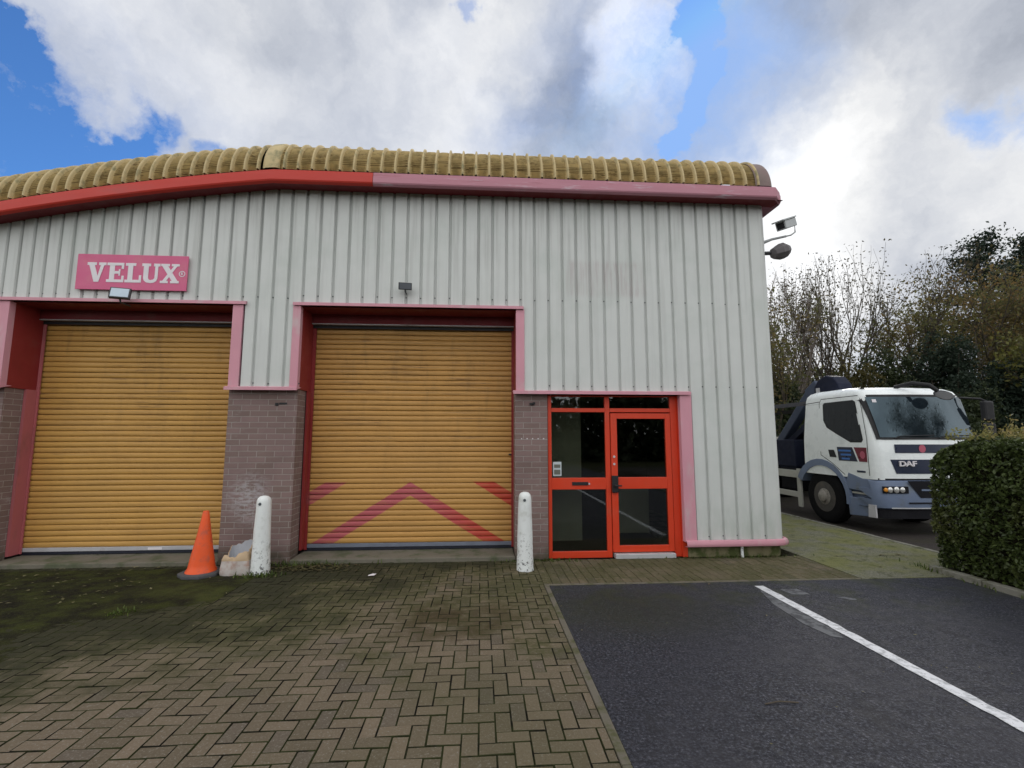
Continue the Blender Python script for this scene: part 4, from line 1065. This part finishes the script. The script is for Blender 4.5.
# roof vent, kerb mirror over the windscreen, wing mirrors
MB().box(7.15, 7.22, 8.35, 8.55, 2.512, 2.528).build('roof_vent', M['black'], T, bevel=.004)
km = MB(); km.tube([(7.86, 8.34, 2.54), (7.96, 8.05, 2.585), (8.10, 7.86, 2.53), (8.20, 7.80, 2.42)], [.034, .042, .042, .034], 10); km = km.build('kerb_mirror_arm', M['black'], T, smooth=True)
q = MB(); o = []
for i, (s_, dz) in enumerate(((1, 0), (.85, .03), (.45, .05))):
    for k in range(16):
        a = 2 * math.pi * k / 16; o.append((8.36 + .21 * s_ * math.cos(a), 7.84 - dz * .6 + .05 * s_ * math.sin(a), 2.36 + .085 * s_ * math.sin(a) - dz))
q.add(o, [(i * 16 + k, i * 16 + (k + 1) % 16, (i + 1) * 16 + (k + 1) % 16, (i + 1) * 16 + k) for i in range(2) for k in range(16)] + [tuple(range(16)), tuple(range(32, 48))])
q.build('kerb_mirror', M['lamp_body'], T, smooth='all')
MB().tube([(9.0, 8.1, 2.33), (9.30, 7.98, 2.30), (9.40, 7.95, 2.25)], .02, 8).build('mirror_arm', M['black'], T); mr = MB(); mr.tube([(9.15, 8.0, 1.62), (9.42, 7.95, 1.66)], .02, 8); mr.build('mirror_arm', M['black'], T)
mr = MB().box(9.29, 9.50, 7.90, 8.0, 1.90, 2.26); mr.build('wing_mirror', M['black'], T, bevel=.03)
mr = MB().box(9.29, 9.50, 7.90, 8.0, 1.62, 1.86); mr.build('wing_mirror', M['black'], T, bevel=.03)

for o_ in [o for o in col.objects if o.type == 'MESH']:
    q = o_.parent
    while q and q != T: q = q.parent
    if q == T:
        for v in o_.data.vertices: v.co.x = -1.13 + (v.co.x + 1.13) * .90

# ================================================================== FOLIAGE
def leaf_mesh(P, size, flat=0.0, fold=True, rng=RNG, asp=.55):
    """P: Nx3 centres -> verts, faces of small folded leaves (two faces each)"""
    n = len(P); a = rng.normal(size=(n, 3)); a /= np.linalg.norm(a, axis=1)[:, None]
    b = rng.normal(size=(n, 3)); b[:, 2] *= .6; nrm = np.cross(a, b); nrm /= np.linalg.norm(nrm, axis=1)[:, None]
    b = np.cross(nrm, a); s_ = size * rng.uniform(.6, 1.3, (n, 1))
    tip = P + a * s_; base = P - a * s_; l = P + b * s_ * asp + nrm * s_ * .18; r_ = P - b * s_ * asp + nrm * s_ * .18
    V_ = np.stack([base, r_, tip, l], 1).reshape(-1, 3)
    i = np.arange(n) * 4
    F_ = np.concatenate([np.stack([i, i + 1, i + 2], 1), np.stack([i, i + 2, i + 3], 1)])
    return V_, F_
def fast_mesh(name, V_, F_, mats, parent=None, loc=None, smooth=False):
    me = bpy.data.meshes.new(name); k = F_.shape[1]
    o = bpy.data.objects.new(name, me); col.objects.link(o)
    org = np.zeros(3); q = parent
    while q: org += np.array(q.location); q = q.parent
    if loc is not None: org = org + np.array(loc); o.location = loc
    me.vertices.add(len(V_)); me.vertices.foreach_set('co', (V_ - org).astype(np.float32).ravel())
    me.loops.add(F_.size); me.loops.foreach_set('vertex_index', F_.ravel().astype(np.int32))
    me.polygons.add(len(F_)); me.polygons.foreach_set('loop_start', np.arange(0, F_.size, k, dtype=np.int32)); me.polygons.foreach_set('loop_total', np.full(len(F_), k, np.int32))
    me.materials.append(mats); me.update(calc_edges=True); me.validate()
    if parent: o.parent = parent
    return o

L_hedge = leaf_mat('hedge_leaves', [(.042, .062, .018), (.085, .115, .032), (.12, .125, .04)], .25, .4)
L_shoot = leaf_mat('hedge_shoots', [(.17, .17, .05), (.30, .27, .09), (.30, .22, .09)], .4)
HX0, HX1, HY0, HY1, HZ = 5.50, 6.75, 1.2, 5.52, 1.60
H = thing('hedge', ((HX0 + HX1) / 2, (HY0 + HY1) / 2, .03), 'dense clipped green hedge with pale shoots on top, in front of the truck', 'hedge')
n = 46000
P = np.empty((n, 3)); rr = RNG.uniform(0, 1, n)
side = rr < .50; topm = (rr >= .50) & (rr < .80); endm = rr >= .80
P[:, 1] = RNG.uniform(HY0, HY1, n); P[:, 2] = .05 + (HZ - .05) * RNG.uniform(0, 1, n); P[:, 0] = RNG.uniform(HX0, HX1, n)
def lump(x, y, z, s=2.2): return np.array([mnoise.noise(Vector((a * s, b * s, c_ * s))) for a, b, c_ in zip(x, y, z)])
dep = RNG.exponential(.035, n)
P[side, 0] = HX0; P[topm, 2] = HZ; P[endm, 1] = np.where(RNG.uniform(0, 1, endm.sum()) < .5, HY1, HY1)
# rounded shoulders by pulling corners in, and an uneven clipped face
c0 = np.array([(HX0 + HX1) / 2, 0, 0.0])
lu = lump(P[:, 0], P[:, 1], P[:, 2]) * .06 + lump(P[:, 0], P[:, 1], P[:, 2], 7) * .035
P[side, 0] += (dep - lu)[side]; P[topm, 2] -= (dep - lu * .8)[topm]; P[endm, 1] -= (dep - lu)[endm]
ex = np.clip((P[:, 2] - (HZ - .28)) / .28, 0, 1) * np.clip((HX0 + .28 - P[:, 0]) / .28, 0, 1)
P[:, 0] += ex * .07; P[:, 2] -= ex * .08
ey = np.clip((P[:, 2] - (HZ - .3)) / .3, 0, 1) * np.clip((P[:, 1] - HY1 + .3) / .3, 0, 1); P[:, 1] -= ey * .10; P[:, 2] -= ey * .12
lowt = np.clip((.35 - P[:, 2]) / .35, 0, 1); P[side, 0] += (lowt * .10)[side]
V_, F_ = leaf_mesh(P, .026)
fast_mesh('foliage', V_, F_, L_hedge, H)
n = 5200
Q = np.stack([RNG.uniform(HX0 + .05, HX1, n), RNG.uniform(HY0, HY1, n), np.zeros(n)], 1)
ctr = Q[RNG.integers(0, n, 420)]
k_ = RNG.integers(0, 420, n); hh = RNG.uniform(0, 1, n); tall = RNG.exponential(.085, 420)
Q = ctr[k_] + RNG.normal(size=(n, 3)) * .022; Q[:, 2] = HZ - .03 + hh * (.04 + tall[k_])
V_, F_ = leaf_mesh(Q, .019)
fast_mesh('shoots', V_, F_, L_shoot, H)
cbx = MB(); rows = []
M['twig'] = mat('hedge_inside', (.02, .018, .01), .95, .1, .4, 8)
cbx.box(HX0 + .16, HX1 - .1, HY0 + .1, HY1 - .16, .03, HZ - .16); cbx.build('inner_twigs', M['twig'], H)
st_ = MB()
for k in range(26):
    y = HY0 + .15 + k * .165; st_.tube([(HX0 + .2 + random.uniform(-.05, .08), y, .0), (HX0 + .12 + random.uniform(-.05, .05), y + random.uniform(-.06, .06), .4)], [.014, .008], 5)
st_.build('stem', M['bark'], H)

def rvec(): return Vector((random.gauss(0, 1), random.gauss(0, 1), random.gauss(0, 1))).normalized()
def tree(name, x, y, H_, label, cat='tree', group='trees behind the truck', leaf=None, bark='bark', stems=1, spread=.35, lsize=.06, per=40, cl=.28, depth=4, first=.3, up=.35, trunk_r=None, width=1.0, z0=-.13, pine=False, seed=0):
    random.seed(seed * 31 + 5); rng = np.random.default_rng(seed + 100)
    t = thing(name, (x, y, z0), label, cat, group)
    wood = MB(); tips = []
    tr = trunk_r or H_ * .016
    def branch(p, d, L_, r_, lev):
        pts = [p]; rad = [r_]; nseg = 4
        for i in range(nseg):
            d = (d + rvec() * .16 + Vector((0, 0, up * .25 if lev else .05))).normalized(); p = p + d * L_ / nseg; pts.append(p); rad.append(r_ * (1 - .45 * (i + 1) / nseg))
            if lev >= 1: tips.append((p, lev))
            if i >= 1 and lev < depth and (lev > 0 or i >= 1):
                if random.random() < .75:
                    dd = (d + rvec() * (spread * 2.1)).normalized(); dd.z = max(dd.z, -.1); dd.x *= width; dd.y *= width
                    branch(p, dd.normalized(), L_ * random.uniform(.5, .72), r_ * .5, lev + 1)
        wood.tube(pts, rad, 6 if lev < 2 else 4, cap=False)
        if lev < depth:
            for k in range(2):
                dd = (d + rvec() * spread * 1.4).normalized(); branch(p, dd, L_ * random.uniform(.55, .75), rad[-1] * .75, lev + 1)
    if pine:
        nl = 15; wood.tube([(x, y, z0), (x + .1, y, H_ * .5), (x, y, H_)], [tr, tr * .6, .03], 8)
        for k in range(nl * 4):
            u = first + (1 - first) * ((k + random.random()) / (nl * 4)); z = H_ * u
            a = random.uniform(0, 2 * math.pi); L_ = (H_ * .20 * (1.1 - u) + .45) * random.uniform(.55, 1.15) * width
            d = Vector((math.cos(a), math.sin(a), random.uniform(-.05, .35))); p0 = Vector((x, y, z)); pts = [p0 + d * L_ * s_ + Vector((0, 0, .12 * L_ * s_ * s_)) for s_ in (0, .35, .7, 1)]
            wood.tube(pts, [.045, .03, .02, .01], 4, cap=False)
            for s_ in np.linspace(.35, 1, 5): tips.append((p0 + d * L_ * s_ + Vector((0, 0, .12 * L_ * s_ * s_)), 3))
    else:
        for s_ in range(stems):
            d0 = Vector((0, 0, 1)) if stems == 1 else Vector((math.cos(s_ * 2.1 + seed) * .20, math.sin(s_ * 2.1 + seed) * .20, 1)).normalized()
            branch(Vector((x + (0 if stems == 1 else random.uniform(-.25, .25)), y + (0 if stems == 1 else random.uniform(-.2, .2)), z0)), d0, H_ * .46 if stems == 1 else H_ * .50, tr, 0)
    zs_ = max(p.z for p, _ in tips); k_ = (H_ - z0) / (zs_ - z0)
    wood.v = [(x + (v[0] - x), y + (v[1] - y), z0 + (v[2] - z0) * k_) for v in wood.v]
    wood.build('trunk', M[bark], t, smooth='all', recalc=False)
    T_ = np.array([(p.x, p.y, z0 + (p.z - z0) * k_) for p, _ in tips]); T_ = T_[T_[:, 2] > z0 + (H_ - z0) * first]
    keep = rng.uniform(0, 1, len(T_)) < .8; T_ = T_[keep]
    P = np.repeat(T_, per, 0); P = P + rng.normal(size=P.shape) * np.array([cl, cl, cl * .7]); P = P[P[:, 2] > z0 + .1]
    V_, F_ = leaf_mesh(P, lsize, rng=rng)
    fast_mesh('crown', V_, F_, leaf, t)
    return t
def bush(name, x, y, rx, ry, h, label, leaf, n, lsize, seed, group='shrubs behind the truck', cat='shrub', z0=-.13):
    rng = np.random.default_rng(seed + 300); random.seed(seed)
    t = thing(name, (x, y, z0), label, cat, group)
    nc = 70; a = rng.uniform(0, 2 * np.pi, nc); u = rng.uniform(0, 1, nc) ** .6; hz = rng.uniform(.08, 1, nc)
    rad = np.sqrt(np.clip(1 - (hz * .96) ** 2.2, 0.03, 1)) * u
    C_ = np.stack([x + rx * rad * np.cos(a), y + ry * rad * np.sin(a), z0 + h * hz * rng.uniform(.85, 1.08, nc)], 1)
    k = rng.integers(0, nc, n); s_ = rng.normal(size=(n, 3)); s_ /= np.linalg.norm(s_, axis=1)[:, None]
    P = C_[k] + s_ * (rng.uniform(0.3, 1, (n, 1)) ** .5) * np.array([rx * .24, ry * .24, h * .13]) * rng.uniform(.5, 1.3, (nc,))[k][:, None]
    P = P[P[:, 2] > z0]
    V_, F_ = leaf_mesh(P, lsize, rng=rng); fast_mesh('crown', V_, F_, leaf, t)
    wood = MB()
    for i in range(14):
        c_ = C_[i]; wood.tube([(x + random.uniform(-.2, .2), y + random.uniform(-.2, .2), z0), ((x + c_[0]) / 2, (y + c_[1]) / 2, z0 + (c_[2] - z0) * .6), tuple(c_)], [.04, .03, .01], 5, cap=False)
    wood.build('stem', M['bark'], t, recalc=False)
    return t
Lbrown = leaf_mat('autumn_brown_leaves', [(.12, .085, .035), (.23, .15, .06), (.13, .14, .05)], .55)
Lmix = leaf_mat('turning_leaves', [(.09, .10, .04), (.18, .175, .065), (.20, .145, .055)], .55)
Lgreen = leaf_mat('dark_green_leaves', [(.034, .050, .024), (.075, .095, .042)], .4)
Lever = leaf_mat('evergreen_leaves', [(.026, .044, .030), (.055, .080, .052)], .35)
Lolive = leaf_mat('olive_leaves', [(.065, .06, .018), (.12, .10, .03)], .35)
Lyel = leaf_mat('yellow_green_leaves', [(.10, .11, .025), (.20, .19, .05)], .4)
Lpine = leaf_mat('pine_needles', [(.014, .028, .018), (.032, .05, .03)], .2)
Lsparse = leaf_mat('sparse_leaves', [(.06, .055, .03), (.12, .10, .05)], .3)

tree('slender_tree', 9.5, 14.2, 6.5, 'slender half-leafed tree nearest the building corner', leaf=Lmix, stems=3, spread=.28, lsize=0.055, per=5, cl=.16, first=.25, width=.7, trunk_r=.09, depth=3, seed=1)
tree('bare_tree', 12.1, 17, 8.1, 'thin almost bare tree, leftmost of the sparse ones behind the crane', leaf=Lsparse, bark='palebark', stems=3, spread=.26, lsize=0.05, per=2, cl=.12, first=.4, depth=3, up=.7, width=.6, trunk_r=.085, seed=2)
tree('bare_tree', 13.8, 17.4, 8.5, 'bare multi-stemmed tree with fine upright twigs directly above the crane', leaf=Lsparse, stems=4, spread=.27, lsize=0.045, per=2, cl=.12, first=.45, depth=3, up=.8, width=.65, trunk_r=.09, seed=3)
tree('bare_tree', 15.4, 17.8, 9.0, 'sparse leaning tree with leaves left only at its top, above the white cab roof', leaf=Lsparse, stems=3, spread=.27, lsize=0.05, per=3, cl=.15, first=.6, depth=3, up=.7, width=.7, trunk_r=.10, seed=4)
tree('autumn_tree', 17.7, 17.5, 7.9, 'loose brown and green autumn tree behind the truck windscreen', leaf=Lmix, stems=3, spread=.42, lsize=.06, per=9, cl=0.3, first=.3, depth=3, seed=5)
tree('autumn_tree', 19.3, 17.0, 8.4, 'russet brown autumn tree in front of the pines', leaf=Lbrown, stems=3, spread=.42, lsize=.06, per=12, cl=0.32, first=.3, depth=3, seed=6)
tree('autumn_tree', 22.3, 17.5, 8.8, 'rust coloured broad tree at the right edge of the picture', leaf=Lbrown, stems=3, spread=.42, lsize=.06, per=12, cl=0.32, first=.25, depth=3, seed=7)
tree('pine_tree', 24.0, 20.5, 11.3, 'tall dark pine, left of the two that top the tree line', leaf=Lpine, pine=True, lsize=.08, per=34, cl=.24, first=.45, width=1.15, trunk_r=.2, seed=8)
tree('pine_tree', 27.0, 21, 11.4, 'dark pine cut off by the right edge of the picture', leaf=Lpine, pine=True, lsize=.08, per=34, cl=.24, first=.45, width=1.1, trunk_r=.2, seed=9)
tree('young_tree', 17.7, 12.8, 5.9, 'yellow-green young tree leaning in from the right edge above the hedge', leaf=Lyel, stems=2, spread=.38, lsize=.07, per=8, cl=.2, first=.35, trunk_r=.06, width=.8, depth=3, seed=10)

bush('shrub', 9.6, 14.2, 1.3, 1.2, 3.3, 'dark green ivy-covered shrub next to the building corner', Lgreen, 11000, .055, 1)
bush('shrub', 11.0, 15.0, 1.5, 1.2, 3.2, 'loose olive shrub behind the crane boom', Lmix, 9000, .055, 2)
bush('shrub', 12.7, 15.2, 1.6, 1.3, 4.1, 'yellowish brown shrub rising above the crane tip', Lolive, 13000, .05, 3)
bush('shrub', 14.5, 15.8, 1.7, 1.4, 4.4, 'dark green shrub behind the left part of the cab roof', Lgreen, 14000, .06, 4)
bush('evergreen_shrub', 16.8, 15.8, 2.1, 1.5, 4.9, 'broad very dark evergreen above the windscreen', Lever, 22000, .06, 5)
bush('evergreen_shrub', 17.2, 14.0, 1.9, 1.4, 3.9, 'low blue-green evergreen behind the wing mirrors', Lever, 17000, .06, 6)
bush('shrub', 19.7, 15.2, 2.2, 1.5, 5.0, 'brownish green shrub above the hedge', Lmix, 18000, .06, 7)
bush('evergreen_shrub', 19.3, 13.3, 1.9, 1.4, 3.6, 'dark evergreen just above the hedge top at the right', Lever, 16000, .06, 8)
bush('shrub', 22.0, 15.0, 2.2, 1.6, 5.2, 'dull green shrub at the far right edge', Lgreen, 15000, .06, 9)
bush('shrub', 14.9, 13.8, 1.6, 1.2, 3.1, 'low dark shrub hidden behind the cab', Lgreen, 11000, .055, 10)
bush('shrub', 12.2, 13.6, 1.5, 1.2, 2.6, 'low dark shrub hidden behind the flatbed', Lgreen, 9000, .055, 11)
# woodland filling the distance, one mass
def wood_mass(x0, x1, y0, y1, h, n, seed, label, size=.16, leaf=Lgreen):
    rng = np.random.default_rng(seed)
    nc = 160; C_ = np.stack([rng.uniform(x0, x1, nc), rng.uniform(y0, y1, nc), rng.uniform(0, h, nc)], 1)
    P = C_[rng.integers(0, nc, n)] + rng.normal(size=(n, 3)) * np.array([.9, .5, .6]); P[:, 2] = np.clip(P[:, 2], -.1, h + .8)
    V_, F_ = leaf_mesh(P, size, rng=rng)
    o = fast_mesh('woodland', V_, F_, leaf, None, ((x0 + x1) / 2, (y0 + y1) / 2, -.13)); return tag(o, label, 'woodland', kind='stuff')
wood_mass(10, 45, 24, 27, 4.6, 60000, 1, 'dark distant woodland behind the row of trees')
tree('unseen_tree', 18.5, -2.5, 9.0, 'leafy unseen tree right of the picture, added to be mirrored in the windscreen', group=None, leaf=Lmix, stems=2, spread=.45, lsize=.10, per=20, cl=.4, first=.15, depth=3, width=1.3, seed=21)  # unseen tree added as a dark reflection for the windscreen
wood_mass(-24, 30, -24, -21, 4.6, 26000, 2, 'dark unseen woodland behind the viewer, added to darken the door glass', .3)  # unseen tree row added to keep the door glass reflections dark

# ================================================================== LITTER AND WEEDS
def litter(cx, cy, sx, sy, n, size, m, name, label, cat='leaf litter', seed=0, z=.006):
    rng = np.random.default_rng(seed + 40)
    P = np.stack([rng.normal(cx, sx, n), rng.normal(cy, sy, n), np.abs(rng.normal(0, .006, n)) + z], 1); P[:, 1] = np.minimum(P[:, 1], 6.28)
    a = rng.uniform(0, 2 * np.pi, n); s_ = size * rng.uniform(.5, 1.3, n)
    V_ = []; 
    for i in range(n):
        c_, q = math.cos(a[i]), math.sin(a[i]); s1 = s_[i]
        for u, v, w_ in ((-1, 0, 0), (0, -.55, .25), (1, 0, rng.uniform(0, .5)), (0, .55, .25)): V_.append((P[i, 0] + (u * c_ - v * q) * s1, P[i, 1] + (u * q + v * c_) * s1, P[i, 2] + w_ * s1))
    i = np.arange(n) * 4; F_ = np.concatenate([np.stack([i, i + 1, i + 2], 1), np.stack([i, i + 2, i + 3], 1)])
    o = fast_mesh(name, np.array(V_), F_, m, None, (cx, cy, 0)); return tag(o, label, cat, kind='stuff')
Lf1 = leaf_mat('fallen_leaves', [(.06, .04, .022), (.15, .105, .06), (.09, .085, .035)], .1, .8)
Lf2 = leaf_mat('fallen_pale_leaves', [(.11, .10, .045), (.24, .22, .12)], .1, .8)
Lw = leaf_mat('weed_leaves', [(.05, .08, .015), (.11, .15, .03)], .3)
litter(-2.05, 6.15, .28, .09, 240, .026, Lf1, 'leaf_litter', 'drift of dead leaves at the foot of the wide brick pier', seed=1)
litter(-4.7, 5.6, 1.1, .45, 110, .024, Lf2, 'leaf_litter', 'scattered pale leaves on the moss before the left shutter', seed=2, z=.012)
litter(2.2, 5.9, .9, .25, 50, .018, Lf1, 'leaf_litter', 'few small dead leaves before the entrance door', seed=3)
litter(5.3, 6.9, .5, .7, 60, .022, Lf2, 'leaf_litter', 'few leaves on the mossy pavement by the hedge', seed=4, z=.008)
litter(2.6, 3.6, 1.2, .9, 26, .011, Lf2, 'leaf_litter', 'tiny scraps scattered over the asphalt bay', seed=5, z=.004)
litter(-1.6, 4.6, 2.0, .8, 40, .011, Lf2, 'leaf_litter', 'tiny scraps scattered over the block paving', seed=6, z=.004)
def weeds(cx, cy, sx, sy, n, h, label, seed):
    rng = np.random.default_rng(seed + 70); V_ = []; 
    for i in range(n):
        x, y = rng.normal(cx, sx), min(rng.normal(cy, sy), 6.36); a = rng.uniform(0, 2 * np.pi); l = h * rng.uniform(.4, 1.2); w_ = .004 + .004 * rng.random()
        dx, dy = math.cos(a), math.sin(a); ln_ = rng.uniform(.2, .9)
        V_ += [(x - dy * w_, y + dx * w_, 0), (x + dy * w_, y - dx * w_, 0), (x + dx * l * ln_ * .5 + dy * w_, y + dy * l * ln_ * .5 - dx * w_, l * .7), (x + dx * l * ln_, y + dy * l * ln_, l)]
    i = np.arange(n) * 4; F_ = np.stack([i, i + 1, i + 2, i + 3], 1)
    o = fast_mesh('weeds', np.array(V_), F_, Lw, None, (cx, cy, 0)); tag(o, label, 'weeds', kind='stuff')
weeds(-2.55, 5.86, .12, .05, 130, .05, 'grass tufts round the foot of the left white bollard', 1)
weeds(-2.30, 6.28, .35, .05, 160, .06, 'weeds in the corner between the wide brick pier and the sill', 2)
weeds(-6.1, 6.22, .12, .08, 140, .09, 'weeds against the left wall at the edge of the picture', 3)
weeds(.75, 6.32, .25, .04, 160, .035, 'low moss and grass under the narrow brick pier', 4)
weeds(3.4, 6.33, .5, .02, 160, .03, 'thin grass along the plinth', 5)
weeds(-3.3, 4.75, .06, .05, 60, .03, 'small weed rosette in the block paving', 6)
weeds(5.46, 5.3, .05, .35, 170, .05, 'grass along the kerb under the hedge', 7)
def paper(x, y, pts, label):
    b = MB(); b.add([(x + a, y + c_, .006 + d) for a, c_, d in pts], [tuple(range(len(pts)))]); b2 = b
    tag(b.build('paper_scrap', M['white']), label, 'litter')
paper(-1.25, 5.78, [(-.045, -.02, .004), (.03, -.03, .012), (.05, .01, .02), (0, .03, .016), (-.04, .015, .008)], 'small white paper scrap on the paving in front of the chevron shutter')
tw = MB().tube([(1.72, 2.93, .006), (1.82, 2.945, .010), (1.93, 2.93, .007)], .004, 6); tag(tw.build('twig', M['bark']), 'short thin twig lying on the asphalt bay', 'twig')
